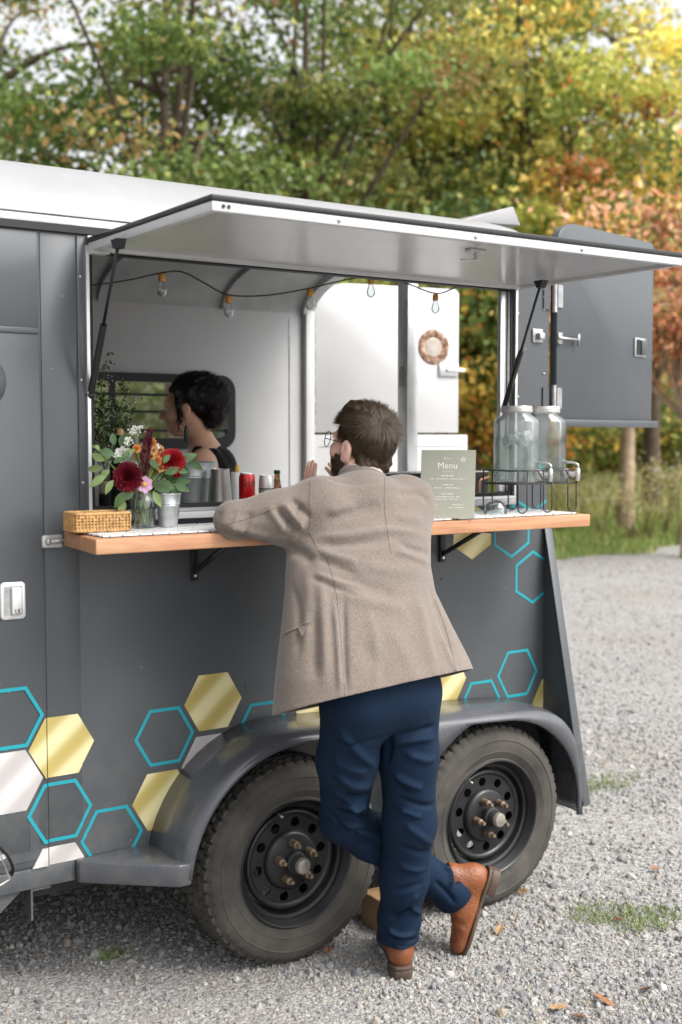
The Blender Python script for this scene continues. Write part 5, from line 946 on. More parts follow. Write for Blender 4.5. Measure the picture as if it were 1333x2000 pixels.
treething('maple_tree', 'olive maple with yellow leaves behind the right of the lifted hatch', 800, 26, 14, 8.2, 3.6, 4.6, [GRN[0], GRN[1], GRN[2], YEL[1], YEL[2]], (3, 4, 4, 3, 1.5), 52, 350, .155, M_BARK, .24, spread=.66)
treething('yellow_tree', 'tall yellow green tree with dark trunk above the rear door', 1012, 25, 14, 7.9, 3.3, 4.0, YEL, (3, 5, 4, 1.2, .5), 56, 330, .15, M_BARK, .22, spread=.56)
treething('yellow_tree', 'sunlit yellow tree with orange leaves behind the pink leaved tree', 1270, 26, 14, 7.8, 3.6, 4.2, YEL, (3, 5, 4, 1, .5), 62, 340, .15, M_BARK, .22, spread=.58)
treething('yellow_tree', 'bright yellow green tree standing far behind the roof vent', 960, 38, 15, 8.5, 5.5, 5.5, YEL, (3, 5, 4, 1, .4), 56, 280, .26, M_BARK, .25, spread=1.0)
treething('small_tree', 'low spreading tree with pinkish orange leaves and pale bare branches', 1345, 16.5, 5.5, 3.7, 2.0, 1.25, RED, (4, 4, 2, 2, 1.2), 70, 150, .10, M_BARKP, .11, spread=.36, nlimb=60, cut=1.7)
treething('small_tree', 'slender tree with orange and green leaves seen through the serving opening', 930, 19, 6, 2.9, 1.5, 1.9, ORG, (4, 4, 4, 2, 2), 60, 260, .13, M_BARK, .08, spread=.42)
treething('pale_trunk_tree', 'tree with straight pale brown trunk below the open rear door', 1222, 21, 10, 4.8, 2.0, 1.8, ORG, (3, 4, 3, 2, 2), 55, 240, .14, M_BARKP, .17, spread=.45)
for px, dp, lab in ((690, 30, 'round green shrub seen past the man through the serving opening'), (1020, 31, 'dark green shrub behind the drink dispensers'), (1110, 32, 'leafy dark shrub under the open rear door beside a pale trunk'), (1330, 31, 'dark green shrub under the pink leaved tree')):
    treething('shrub', lab, px, dp, 3, 1.3, 1.5, 1.3, ORG if px > 600 else GRN, (6, 6, 2, 1, 2) if px > 600 else (5, 5, 2, .3, .2), 34, 260, .13, M_BARK, .05, group='shrubs along the wood edge', spread=.42, cat='shrub')
# far wood, one dense mass
n = 60000; dd = rng.uniform(36, 52, n); pp = rng.uniform(-900, 2300, n); f2 = fwd[:2] / np.linalg.norm(fwd[:2]); P = np.zeros((n, 3)); P[:, :2] = f2[None] * dd[:, None] + rgt[None, :2] * (dd * (pp - CXP) / F_PX)[:, None]; P[:, 2] = rng.random(n) ** 1.4 * (4.2 + 1.5 * np.sin(pp * .011))
v, f_, c = leaves(P, .34, ORG, (6, 6, 2.5, 1.2, 2)); gsel = pp[: len(c)] < 640; c[gsel] = np.array([(.10, .14, .05), (.16, .19, .08), (.20, .20, .12)])[rng.integers(0, 3, gsel.sum())] * rng.uniform(.8, 1.2, (gsel.sum(), 1)); wd = colmesh('distant_wood', v, f_, c, M_LEAF, nv=6); tag(wd, 'dense dim undergrowth of the wood beyond the meadow', 'woodland', kind='stuff')
# grass and weeds
def blades(n, x0, x1, off0, off1, h0, h1, wd_, pal, wts, pw=1.0):
    x = rng.uniform(x0, x1, n); y = np.array([edgeY(t) for t in x]) + off0 + (off1 - off0) * rng.random(n) ** pw; h_ = rng.uniform(h0, h1, n); a = rng.uniform(0, 6.283, n); ln = rng.normal(size=(n, 2)) * .25 * h_[:, None]
    dx, dy = np.cos(a) * wd_, np.sin(a) * wd_; z = np.full(n, .004)
    V = np.stack([np.stack([x - dx, y - dy, z], 1), np.stack([x + dx, y + dy, z], 1), np.stack([x + ln[:, 0] + dx * .3, y + ln[:, 1] + dy * .3, h_], 1), np.stack([x + ln[:, 0] - dx * .3, y + ln[:, 1] - dy * .3, h_], 1)], 1).reshape(-1, 3)
    c = np.array(pal)[rng.choice(len(pal), n, p=np.array(wts) / sum(wts))] * rng.uniform(.75, 1.25, (n, 1)); return V, np.arange(n * 4).reshape(n, 4), c
GP = [(.15, .24, .06), (.24, .31, .09), (.48, .42, .17), (.56, .47, .24)]
Vs, Fs, Cs, b0 = [], [], [], 0
for a in ((36000, 4, 26, -.1, 4.6, .05, .15, .012, GP, (6, 6, 1.4, .6)), (22000, 4, 30, 3.4, 9, .15, .42, .014, GP, (3, 4, 4, 2)), (26000, 4, 40, 6, 20, .35, .85, .018, GP, (3, 4, 4, 2)), (9000, -12, 6, -.1, 8, .08, .4, .016, GP, (6, 5, 1, .5))):
    V, F_, c = blades(*a); Vs.append(V); Fs.append(F_ + b0); Cs.append(c); b0 += len(V)
gr = colmesh('meadow_grass', np.concatenate(Vs), np.concatenate(Fs), np.concatenate(Cs), M_BLADE); tag(gr, 'mown green verge turning to tall dry straw coloured grass', 'grass', kind='stuff')
M_STALK = mat('weed_stalk', (.16, .14, .05), .8)
for i, (px, dp, hh) in enumerate(((1130, 21.5, 1.0), (1175, 20.0, .95), (1215, 21.0, .9), (1265, 19.0, 1.15), (1300, 20.0, 1.25), (1330, 18.6, 1.1), (1235, 18.8, .8), (1095, 20.5, .9), (1360, 19.5, 1.2))):
    bs = ground(px, dp); o = empty('wildflower_clump', tuple(bs), 'clump of white wildflowers on thin stalks in the tall grass', 'wildflowers', 'white wildflowers in the meadow'); mb = MB(); tips = []
    for k in range(22):
        a = rng.uniform(0, 6.28); t_ = bs + np.array([math.cos(a), math.sin(a), 0]) * rng.uniform(.1, .55) + np.array([0, 0, hh * rng.uniform(.6, 1.05)]); mb.tube([bs + (rng.normal() * .05, rng.normal() * .05, 0), (bs + t_) / 2 + (0, 0, .08), t_], [.007, .005, .003], 4); tips.append(t_)
    mb.obj('stalks', M_STALK, o); P = np.repeat(np.array(tips), 22, 0); P = P + rng.normal(size=P.shape) * (.085, .085, .07)
    v, f_, c = leaves(P, .036, [(.72, .70, .62), (.34, .38, .12), (.52, .45, .20), (.45, .36, .17)], (1.6, 3, 3, 2)); colmesh('blossoms', v, f_, c, M_LEAF, o, nv=6)
# weeds growing in the gravel
for (px, py, n_, rad) in ((1175, 1785, 220, .10), (1265, 1800, 260, .11), (1185, 1530, 200, .16), (1150, 1540, 120, .12), (225, 1868, 60, .04)):
    c0 = onZ(px, py, 0); V = []; a = rng.uniform(0, 6.28, n_); r_ = rad * np.sqrt(rng.random(n_)); x = c0[0] + np.cos(a) * r_ * 1.4; y = c0[1] + np.sin(a) * r_ * .8; h_ = rng.uniform(.012, .038, n_); q = rng.uniform(0, 6.28, n_); dx, dy = np.cos(q) * .0022, np.sin(q) * .0022; l = rng.normal(size=(n_, 2)) * .02
    z = np.full(n_, .001); V = np.stack([np.stack([x - dx, y - dy, z], 1), np.stack([x + dx, y + dy, z], 1), np.stack([x + l[:, 0] + dx * .3, y + l[:, 1], h_], 1), np.stack([x + l[:, 0] - dx * .3, y + l[:, 1] + .0006, h_], 1)], 1).reshape(-1, 3)
    t_ = colmesh('grass_tuft', V, np.arange(n_ * 4).reshape(n_, 4), np.array([(.13, .20, .05), (.22, .26, .08)])[rng.integers(0, 2, n_)] * rng.uniform(.8, 1.2, (n_, 1)), M_BLADE); tag(t_, 'short green weeds sprouting through the gravel', 'grass', kind='stuff')
# fallen leaves
M_FALL = [mat('dry_leaf_a', (.22, .10, .045), .7, var=.3, vscale=60), mat('dry_leaf_b', (.30, .19, .10), .7, var=.3, vscale=60), mat('dry_leaf_c', (.13, .07, .04), .75, var=.3, vscale=60)]
OAK = [(0, -.5), (.07, -.36), (.24, -.30), (.14, -.14), (.33, 0), (.16, .10), (.26, .30), (.10, .32), (0, .52), (-.10, .32), (-.26, .30), (-.16, .10), (-.33, 0), (-.14, -.14), (-.24, -.30), (-.07, -.36)]
for i, (px, py, s_) in enumerate(((1180, 1958, .075), (1090, 1972, .06), (1132, 1990, .05), (1205, 1800, .045), (975, 1820, .05), (1262, 1935, .05), (640, 1860, .045), (1020, 1745, .05), (1330, 1835, .05), (1280, 1700, .05), (1230, 1390, .05))):
    c0 = onZ(px, py, .008); a = rng.uniform(0, 6.28); ca, sa = math.cos(a), math.sin(a); tilt = rng.normal(size=2) * .18; cu = rng.uniform(.1, .5); V = []
    for (x, y) in OAK:
        x, y = x * s_, y * s_; X, Y = x * ca - y * sa, x * sa + y * ca; V.append((c0[0] + X, c0[1] + Y, .016 + X * tilt[0] + Y * tilt[1] + cu * abs(x) * .7))
    V.append((c0[0], c0[1], .013)); nn_ = len(OAK); lf = build('fallen_leaf', V, [(i_, (i_ + 1) % nn_, nn_) for i_ in range(nn_)], M_FALL[i % 3], None)
    sd_ = lf.modifiers.new('t', 'SOLIDIFY'); sd_.thickness = .0012; tag(lf, ('dry rust brown leaf lying on the gravel', 'dry tan leaf lying on the gravel', 'dark brown withered leaf lying on the gravel')[i % 3], 'leaf', 'fallen leaves on the gravel')
# ================================================================ THINGS ON THE COUNTERS
TZ = CZ + .0064; IZ = 1.4402
M_GALV = mat('galvanised_metal', (.50, .52, .53), .38, metal=.75, var=.22, vscale=22); M_INOX = mat('brushed_steel', (.62, .61, .59), .28, metal=.95, var=.12, vscale=9)
def glassmat(name, col, rough=.0, ior=1.45):
    m, n, b = new_mat(name); b.inputs['Base Color'].default_value = (*col, 1); b.inputs['Roughness'].default_value = rough; b.inputs['Transmission Weight'].default_value = 1.0; b.inputs['IOR'].default_value = ior; return m

def thin(name, tint=(.95, .97, .97), mist=.0, edge=.75):
    m = bpy.data.materials.new(name); m.use_nodes = True; n = m.node_tree; n.nodes.clear(); o = node(n, 'ShaderNodeOutputMaterial'); tr = node(n, 'ShaderNodeBsdfTransparent'); tr.inputs[0].default_value = (*tint, 1); gl = node(n, 'ShaderNodeBsdfGlossy'); gl.inputs['Roughness'].default_value = .03
    lw = node(n, 'ShaderNodeLayerWeight', Blend=.25); mr = node(n, 'ShaderNodeMapRange'); mr.inputs['To Min'].default_value = .05; mr.inputs['To Max'].default_value = edge; n.links.new(lw.outputs['Fresnel'], mr.inputs[0]); mx = node(n, 'ShaderNodeMixShader'); n.links.new(mr.outputs[0], mx.inputs[0]); n.links.new(tr.outputs[0], mx.inputs[1]); n.links.new(gl.outputs[0], mx.inputs[2]); last = mx
    if mist:
        df = node(n, 'ShaderNodeBsdfDiffuse'); df.inputs[0].default_value = (.72, .74, .75, 1); tl = node(n, 'ShaderNodeBsdfTranslucent'); tl.inputs[0].default_value = (.72, .74, .75, 1); ad_ = node(n, 'ShaderNodeMixShader'); ad_.inputs[0].default_value = .5; n.links.new(df.outputs[0], ad_.inputs[1]); n.links.new(tl.outputs[0], ad_.inputs[2])
        tc = node(n, 'ShaderNodeTexCoord'); nz = node(n, 'ShaderNodeTexNoise', Scale=26.0, Detail=6.0); n.links.new(tc.outputs['Object'], nz.inputs[0]); r2 = node(n, 'ShaderNodeMapRange'); r2.inputs['From Min'].default_value = .3; r2.inputs['From Max'].default_value = .75; r2.inputs['To Min'].default_value = mist * .3; r2.inputs['To Max'].default_value = mist * 1.7; n.links.new(nz.outputs[0], r2.inputs[0]); m3 = node(n, 'ShaderNodeMixShader'); n.links.new(r2.outputs[0], m3.inputs[0]); n.links.new(mx.outputs[0], m3.inputs[1]); n.links.new(ad_.outputs[0], m3.inputs[2]); last = m3
    n.links.new(last.outputs[0], o.inputs[0]); return m
M_GLASS = thin('clear_glass'); M_WATER = thin('water', (.90, .95, .92), 0, .35); M_AMBER = glassmat('amber_glass', (.45, .16, .03)); M_GREENG = glassmat('green_glass', (.05, .22, .08)); M_FROST = thin('misted_glass', mist=.15); M_MIST2 = thin('lightly_misted_glass', mist=.04); M_ICE = mat('ice', (.85, .88, .90), .25, trans=.6, ior=1.31)
def thing(mb, name, m, label, cat, group=None, bev=0, **k):
    o = mb.obj(name, m, None, **k)
    if bev: bevel(o, bev)
    return tag(o, label, cat, group)
def sub(mb, name, m, parent, bev=0, **k):
    o = mb.obj(name, m, parent, **k)
    if bev: bevel(o, bev)
    return o
# --- rattan basket
M_RAT = mat('rattan', (.48, .28, .11), .6, var=.35, vscale=45, bump=.3, bscale=200)
b0 = onZ(150, 1042, TZ); bx = np.array([1.0, -.035, 0]); bx /= np.linalg.norm(bx); by = np.array([-bx[1], bx[0], 0]); LB, DB, HB = .158, .100, .052
def BK(u, v, z): return b0 + bx * u + by * v + np.array([0, 0, z])
bk = thing(MB().add([BK(u, v, z) for z in (.001, .007) for u, v in ((.004, .004), (LB - .004, .004), (LB - .004, DB - .004), (.004, DB - .004))], [(0, 3, 2, 1), (4, 5, 6, 7), (0, 1, 5, 4), (1, 2, 6, 5), (2, 3, 7, 6), (3, 0, 4, 7)]), 'rattan_basket', M_RAT, 'shallow rectangular woven rattan basket at the end of the counter', 'basket')
def loop(off, z, wob, ph):
    P = []; n_ = 26
    for (a, c, m_) in (((0, 0), (LB, 0), 20), ((LB, 0), (LB, DB), 12), ((LB, DB), (0, DB), 20), ((0, DB), (0, 0), 12)):
        for k in range(m_):
            t = k / m_; u = a[0] + (c[0] - a[0]) * t; v = a[1] + (c[1] - a[1]) * t; w_ = wob * math.sin((len(P)) * math.pi + ph); nx = (c[1] - a[1]); ny = -(c[0] - a[0]); l = math.hypot(nx, ny); P.append(BK(u + nx / l * w_, v + ny / l * w_, z))
    return P
for r_ in range(5):
    L = loop(0, .0095 + r_ * .0086, .0030, math.pi / 2 + r_ * math.pi) if False else loop(0, .0095 + r_ * .0086, .0012, math.pi / 2 + r_ * math.pi)
    if r_ in (3, 4):                       # gap for the hand hold in the near end
        L_ = L[29:] + L[:23]; sub(MB().tube(L_, [.0050 if (k + r_) % 2 else .0030 for k in range(len(L_))], 6), 'woven_strand', M_RAT, bk, smooth=True)
    else: sub(MB().tube(L, [.0050 if (k + r_) % 2 else .0030 for k in range(len(L))], 6, closed=True), 'woven_strand', M_RAT, bk, smooth=True)
for z_, r_ in ((.0525, .0050), (.005, .0042)): sub(MB().tube([BK(u, v, z_) for u, v in rrect(-.001, -.001, LB + .001, DB + .001, .008, 4)], r_, 8, closed=True), 'rim', M_RAT, bk, smooth=True)
for (u, v) in [(LB * k / 16, -.0042) for k in range(17)] + [(LB * k / 9, DB) for k in range(10)] + [(-.0042, DB * k / 9) for k in range(1, 9)] + [(LB, DB * k / 5) for k in (1, 4)]: sub(MB().tube([BK(u, v, .004), BK(u, v, .050)], .0023, 5), 'stake', M_RAT, bk)
# --- mason jar and bouquet
def jar(c, r, h_, name, label, cat, neck=.82, nh=.16, lid=None, m=None, water=None, group=None, th=.0028):
    o = [(r * .86, 0), (r * .97, .004), (r, .012), (r, h_ * (1 - nh) - r * .25), (r * .97, h_ * (1 - nh) - r * .12), (r * neck * 1.03, h_ * (1 - nh) + r * .08), (r * neck, h_ * (1 - nh) + r * .16), (r * neck, h_)]
    i = [(max(a - th, .001), min(max(z, .006), h_)) for a, z in o][::-1]
    t_ = thing(MB().lathe(o + i + [(0, .006)], c, n=48, cap=False), name, m or M_GLASS, label, cat, group, auto=50); t_.data.flip_normals() if False else None
    if water: wr = r - th - .0006; sub(MB().lathe([(0, .0066), (wr * .9, .0066), (wr, .013), (wr, water), (0, water)], c, n=40, cap=False), 'water', M_WATER, t_, auto=50)
    if lid: sub(MB().lathe([(r * neck + .004, h_ - .020), (r * neck + .005, h_ - .018), (r * neck + .005, h_ - .002), (r * neck + .002, h_ + .003), (r * neck - .006, h_ + .002), (0, h_ + .002)], c, n=48), 'lid', lid, t_, auto=40); [sub(MB().lathe([(r * neck + .0052, z), (r * neck + .0066, z + .002), (r * neck + .0052, z + .004)], c, n=48, cap=False), 'lid_ridge', lid, t_, smooth=True) for z in (h_ - .016, h_ - .009)]
    return t_
jc = onZ(281, 1031, TZ); jr = jar(jc, .036, .106, 'flower_jar', 'clear glass jar half filled with water holding the bouquet stems', 'jar', .86, .17, water=.060)
for z in (.090, .097): sub(MB().lathe([(.0312, z), (.0330, z + .002), (.0312, z + .004)], jc, n=40, cap=False), 'screw_thread', M_GLASS, jr, smooth=True)
BQ = empty('flower_bouquet', tuple(jc + (0, 0, .012)), 'loose bouquet of dahlias, orange blooms and green leaves in a glass jar', 'bouquet')
M_STEM = mat('green_stem', (.16, .24, .06), .6); M_LEAFG = mat('bouquet_leaf', (.055, .12, .045), .45, col2=(.11, .19, .075), vscale=18); M_LEAFL = mat('pale_leaf', (.20, .28, .10), .5, var=.2, vscale=20)
M_DAHL = mat('maroon_petal', (.10, .004, .012), .5, col2=(.20, .008, .022), vscale=40); M_REDP = mat('red_petal', (.36, .008, .016), .5, col2=(.46, .02, .03), vscale=40); M_ORP = mat('orange_petal', (.72, .25, .06), .55, col2=(.80, .42, .16), vscale=30); M_PEACH = mat('peach_petal', (.78, .48, .22), .55, var=.12, vscale=30); M_PLUM = mat('plum_plume', (.10, .010, .028), .7, var=.4, vscale=60); M_PINKP = mat('pink_petal', (.62, .36, .55), .5, var=.1, vscale=40); M_WHP = mat('white_petal', (.78, .78, .70), .6); M_YELC = mat('yellow_centre', (.70, .38, .03), .7)
def BP(px, py, dy=0.0): return onY(px, py, jc[1] + dy)
def petal(mb, c, d, up_, l, w_, cup=.3):
    d = np.asarray(d, float); d /= np.linalg.norm(d); s_ = np.cross(d, up_); s_ /= np.linalg.norm(s_) + 1e-9; n_ = np.cross(s_, d); V = []
    for t, ww, lf in ((0, .25, 0), (.35, .85, .10), (.7, 1.0, .24), (1.0, .35, .46)):
        p = c + d * l * t + n_ * l * cup * lf; V += [p - s_ * w_ * ww * .5 + n_ * w_ * .16, p, p + s_ * w_ * ww * .5 + n_ * w_ * .16]
    mb.add(V, [(3 * i + j, 3 * i + j + 1, 3 * i + j + 4, 3 * i + j + 3) for i in range(3) for j in range(2)])
def bloom(c, face, rad, rows, m, name='bloom', w_=.42, tight=1.0):
    face = np.asarray(face, float); face /= np.linalg.norm(face); t = np.cross(face, (0, 0, 1)); t /= np.linalg.norm(t); b_ = np.cross(face, t); mb = MB()
    for k, (n_, el, l) in enumerate(rows):
        for i in range(n_):
            a = 2 * math.pi * (i + .5 * (k % 2) + .1 * rng.normal()) / n_; rd_ = t * math.cos(a) + b_ * math.sin(a); e = R(el + rng.normal() * 4); d = rd_ * math.cos(e) + face * math.sin(e); petal(mb, c - face * rad * .25 + d * rad * .10, d, face * math.cos(e) - rd_ * math.sin(e), rad * l * rng.uniform(.9, 1.08), rad * w_ * (.6 + .4 * l), .35 * tight)
    o = mb.obj(name, m, BQ, smooth=True); return o
tocam = -np.array([.50, .84, -.05])
def stem(a, b, r=.0016): sub(MB().tube(smoothpath([a, (np.asarray(a) + b) / 2 + rng.normal(size=3) * .006, b], 6), r, 6), 'stem', M_STEM, BQ, smooth=True)
foot = lambda: jc + np.array([rng.uniform(-.018, .018), rng.uniform(-.018, .018), .012])
mouth = lambda: jc + np.array([rng.uniform(-.018, .018), rng.uniform(-.018, .018), .100])
DR = [(26, -20, 1.0), (24, 0, 1.0), (22, 18, .95), (20, 34, .86), (16, 48, .74), (12, 60, .62), (9, 70, .5), (6, 80, .4)]
c1 = BP(248, 932, -.035); bloom(c1, tocam + (-.15, 0, .05), .040, DR, M_DAHL, 'dahlia', .40); c2 = BP(336, 898, -.02); bloom(c2, tocam + np.array([.05, 0, .55]), .036, DR[:6], M_REDP, 'dahlia', .42)
c3 = BP(345, 922, .0); bloom(c3, tocam + (.3, 0, -.3), .018, DR[2:6], M_REDP, 'dahlia', .5)
for (px, py, r_, m_) in ((294, 866, .019, M_ORP), (298, 888, .021, M_ORP), (300, 880, .014, M_PEACH), (289, 904, .015, M_ORP), (318, 912, .019, M_PEACH), (268, 876, .013, M_ORP), (306, 900, .017, M_ORP), (312, 880, .016, M_PEACH), (283, 872, .016, M_PEACH), (303, 918, .018, M_ORP), (270, 892, .015, M_PEACH), (322, 896, .013, M_ORP)):
    c = BP(px, py, rng.uniform(-.02, .02)); bloom(c, tocam + rng.normal(size=3) * .3 + (0, 0, .3), r_, [(14, 0, 1.0), (12, 25, .95), (10, 48, .8), (7, 68, .6)], m_, 'bloom', .5); stem(mouth(), c)
mb = MB()
for k in range(420):
    t = rng.random(); c = BP(278 + 14 * t, 938 - 98 * t, -.012); r_ = .016 * (1 - t) ** .6 + .003; a = rng.normal(size=3); a /= np.linalg.norm(a); petal(mb, c + a * r_ * .5, a + (0, 0, .5), np.cross(a, (0.3, .5, 1)), .010, .0042, .2)
mb.obj('plume', M_PLUM, BQ); stem(mouth(), BP(280, 935, -.01), .002)
for (px, py, r_) in ((268, 838, .016), (250, 860, .013), (247, 866, .012), (262, 845, .012), (305, 872, .012), (318, 895, .010), (350, 898, .010)):
    c = BP(px, py, .015); mb = MB(); [mb.sphere(c + rng.normal(size=3) * (r_ * .55, r_ * .55, r_ * .35), .0032, 6, 4) for k in range(34)]; mb.obj('blossom_head', M_WHP, BQ, smooth=True); stem(mouth(), c, .001)
c = BP(240, 890, .0); bloom(c, tocam + (-.3, 0, .3), .026, [(8, 15, 1.0), (6, 45, .8)], M_WHP, 'bloom', .8)
c = BP(283, 946, -.05); bloom(c, tocam + (.1, 0, -.05), .024, [(7, 5, 1.0)], M_PINKP, 'cosmos', .78, .4); sub(MB().sphere(c + tocam * .004, .0065, 10, 8), 'flower_centre', M_YELC, BQ, smooth=True); stem(mouth(), c); stem(mouth(), c1); stem(mouth(), c2)
def bleaf(px, py, ang, l, m_, dy=0.0, fold=.25):
    l = l * 1.18
    """a bouquet leaf: base pixel, direction in the picture plane (deg, 0 = right, 90 = up)"""
    a = BP(px, py, dy); d = rgt * math.cos(R(ang)) + np.array([0, 0, 1]) * math.sin(R(ang)) + tocam * rng.uniform(-.1, .35); d /= np.linalg.norm(d); n_ = tocam + rng.normal(size=3) * .25; s_ = np.cross(d, n_); s_ /= np.linalg.norm(s_); n_ = np.cross(s_, d); V = []
    for t, ww in ((0, .04), (.15, .55), (.35, .95), (.55, 1.0), (.78, .62), (1.0, .03)):
        p = a + d * l * t - n_ * l * .22 * t * t - np.array([0, 0, l * .10 * t * t]); w2 = l * .25 * ww; V += [p - s_ * w2 + n_ * w2 * fold, p, p + s_ * w2 + n_ * w2 * fold]
    sub(MB().add(V, [(3 * i + j, 3 * i + j + 1, 3 * i + j + 4, 3 * i + j + 3) for i in range(5) for j in range(2)]), 'leaf', m_, BQ, smooth=True)
for a in ((205, 900, 150, .042, M_LEAFL), (200, 912, 190, .040, M_LEAFL), (216, 895, 165, .035, M_LEAFL), (222, 905, 40, .030, M_LEAFG), (225, 890, 155, .045, M_LEAFG), (224, 870, 100, .036, M_LEAFG), (236, 872, 80, .036, M_LEAFG), (215, 918, 215, .036, M_LEAFL), (208, 930, 205, .046, M_LEAFL), (222, 938, 235, .036, M_LEAFL), (240, 900, 60, .034, M_LEAFG), (245, 890, 40, .03, M_LEAFL), (195, 880, 120, .02, M_LEAFL), (190, 875, 150, .016, M_LEAFL),
          (355, 900, 30, .044, M_LEAFG), (368, 897, -35, .044, M_LEAFG), (350, 905, -50, .040, M_LEAFG), (340, 915, -10, .036, M_LEAFG), (322, 925, 25, .042, M_LEAFG), (310, 930, 10, .046, M_LEAFG), (330, 925, -75, .060, M_LEAFG), (342, 940, 5, .040, M_LEAFG), (340, 945, -20, .042, M_LEAFG), (338, 950, -70, .050, M_LEAFG), (312, 940, -20, .040, M_LEAFG), (305, 945, 160, .03, M_LEAFG), (300, 950, -10, .045, M_LEAFG), (322, 940, -120, .045, M_LEAFG), (245, 960, 235, .046, M_LEAFG), (240, 972, 265, .042, M_LEAFL), (262, 960, 215, .036, M_LEAFG), (300, 960, -60, .04, M_LEAFL), (320, 905, 60, .03, M_LEAFG), (310, 915, 130, .035, M_LEAFG)): bleaf(*a, dy=rng.uniform(-.035, .02))
for p in ((215, 905), (225, 935), (240, 880), (365, 900), (345, 945), (325, 930), (245, 965), (200, 890), (268, 840)): stem(mouth(), BP(*p, 0.0), .0015)
for k in range(16): stem(foot(), mouth(), .0015)
# --- buckets and cups
def bucket(px, py, z, rt_, rb_, h_, name, label, group=None, m=None, wall=.0012, cat='bucket'):
    c = onZ(px, py, z); o = [(rb_ - .003, 0), (rb_, .003), (rb_ + (rt_ - rb_) * .62, h_ * .62), (rb_ + (rt_ - rb_) * .64 + .0015, h_ * .645), (rb_ + (rt_ - rb_) * .66, h_ * .67), (rb_ + (rt_ - rb_) * .70 + .0015, h_ * .695), (rb_ + (rt_ - rb_) * .72, h_ * .72), (rt_, h_ - .003), (rt_ + .0022, h_ - .001), (rt_ + .001, h_ + .001), (rt_ - wall, h_ - .001), (rb_ - wall, .004), (0, .004)]
    return thing(MB().lathe([(0, 0)] + o, c, n=48, cap=False), name, m or M_GALV, label, cat, group, auto=35), c
sb, sc_ = bucket(329, 1029, TZ, .0375, .0275, .100, 'small_bucket', 'small galvanised bucket with a round printed emblem beside the flower jar')
# printed round emblem wrapped on its side
M_PRINT = mat('emblem_print', (.62, .62, .60), .5); M_PRINT2 = mat('emblem_dark', (.10, .10, .09), .5)
ad = math.atan2(-.84, .54) + .42
def onb(u, v, off): z = .050 + v; r_ = .0275 + .010 * z / .1 + off; a = ad + u / r_; return sc_ + np.array([r_ * math.cos(a), r_ * math.sin(a), z])
def badge(name, pts, m, off): sub(MB().add([onb(u, v, off) for u, v in pts], [tuple(range(len(pts)))]), name, m, sb)
badge('emblem', [(.0215 * math.cos(2 * math.pi * k / 30), .0215 * math.sin(2 * math.pi * k / 30)) for k in range(30)], M_PRINT, .0011)
mb = MB()
for k in range(22):
    a = 2 * math.pi * k / 22; c_, s_ = math.cos(a), math.sin(a); mb.add([onb(r_ * c_ - w_ * s_, r_ * s_ + w_ * c_, .0017) for r_, w_ in ((.0150, -.0012), (.0192, -.0012), (.0192, .0012), (.0150, .0012))], [(0, 1, 2, 3)])
for rr in (.0128, .0205): mb.add([onb(r_ * math.cos(2 * math.pi * k / 30), r_ * math.sin(2 * math.pi * k / 30), .0016) for k in range(30) for r_ in (rr, rr + .0007)], [(2 * k, 2 * k + 1, (2 * k + 3) % 60, (2 * k + 2) % 60) for k in range(30)])
mb.add([onb(u, v, .0017) for u, v in ((-.005, -.009), (.003, -.009), (.004, -.001), (-.006, -.001))], [(0, 1, 2, 3)]); mb.add([onb(u, v, .0017) for u, v in ((.0, .001), (.006, .004), (.004, .010), (-.002, .006))], [(0, 1, 2, 3)]); sub(mb, 'emblem_lettering', M_PRINT2, sb)
bucket(378, 986, IZ, .086, .066, .155, 'ice_bucket', 'large galvanised ice bucket on the inside counter beside a steel shaker')
bucket(236, 986, IZ, .060, .046, .100, 'ice_bucket', 'galvanised bucket half hidden behind the bouquet')
c = onZ(430, 989, IZ); thing(MB().lathe([(0, 0), (.041, 0), (.0425, .003), (.0425, .012), (.0335, .128), (.034, .1305), (.033, .132), (.0325, .128), (.04, .012), (0, .010)], c, n=48, cap=False), 'cocktail_shaker', M_INOX, 'tall brushed steel shaker tin standing mouth up beside the ice bucket', 'shaker', auto=40)
c = onZ(204, 988, IZ); gj = thing(MB().lathe([(0, 0), (.026, .0), (.028, .004), (.030, .095), (.0285, .095), (.026, .006), (0, .006)], c, n=36, cap=False), 'drink_glass', M_GLASS, 'clear tumbler of amber drink behind the bouquet leaves', 'glass', auto=45); sub(MB().lathe([(0, .0062), (.0255, .0064), (.0268, .046), (0, .046)], c, n=32, cap=False), 'drink', mat('amber_drink', (.34, .14, .035), .2), gj, auto=45); sub(MB().lathe([(0, .0465), (.0272, .0465), (.0280, .088), (0, .088)], c, n=32, cap=False), 'foam', mat('foam', (.62, .50, .36), .8), gj, auto=45)
c = onZ(180, 990, IZ); thing(MB().lathe([(0, 0), (.024, 0), (.025, .002), (.025, .10), (.0238, .10), (.023, .004), (0, .004)], c, n=32, cap=False), 'steel_cup', M_INOX, 'straight steel cup by the edge of the serving opening', 'cup', auto=40)
c = onZ(462, 984, IZ); cd = thing(MB().lathe([(0, 0), (.0185, 0), (.019, .003), (.019, .112), (.017, .116), (.010, .113), (0, .112)], c, n=32, cap=False), 'candle', mat('white_wax', (.72, .71, .72), .4, subs=.2), 'white pillar candle with a yellow plastic flame', 'candle', auto=40)
sub(MB().lathe([(0, .110), (.006, .114), (.0085, .124), (.006, .136), (.002, .146), (0, .148)], c + np.array([.004, 0, 0]), n=16, cap=False), 'flame', mat('yellow_flame', (.80, .42, .03), .4), cd, smooth=True)
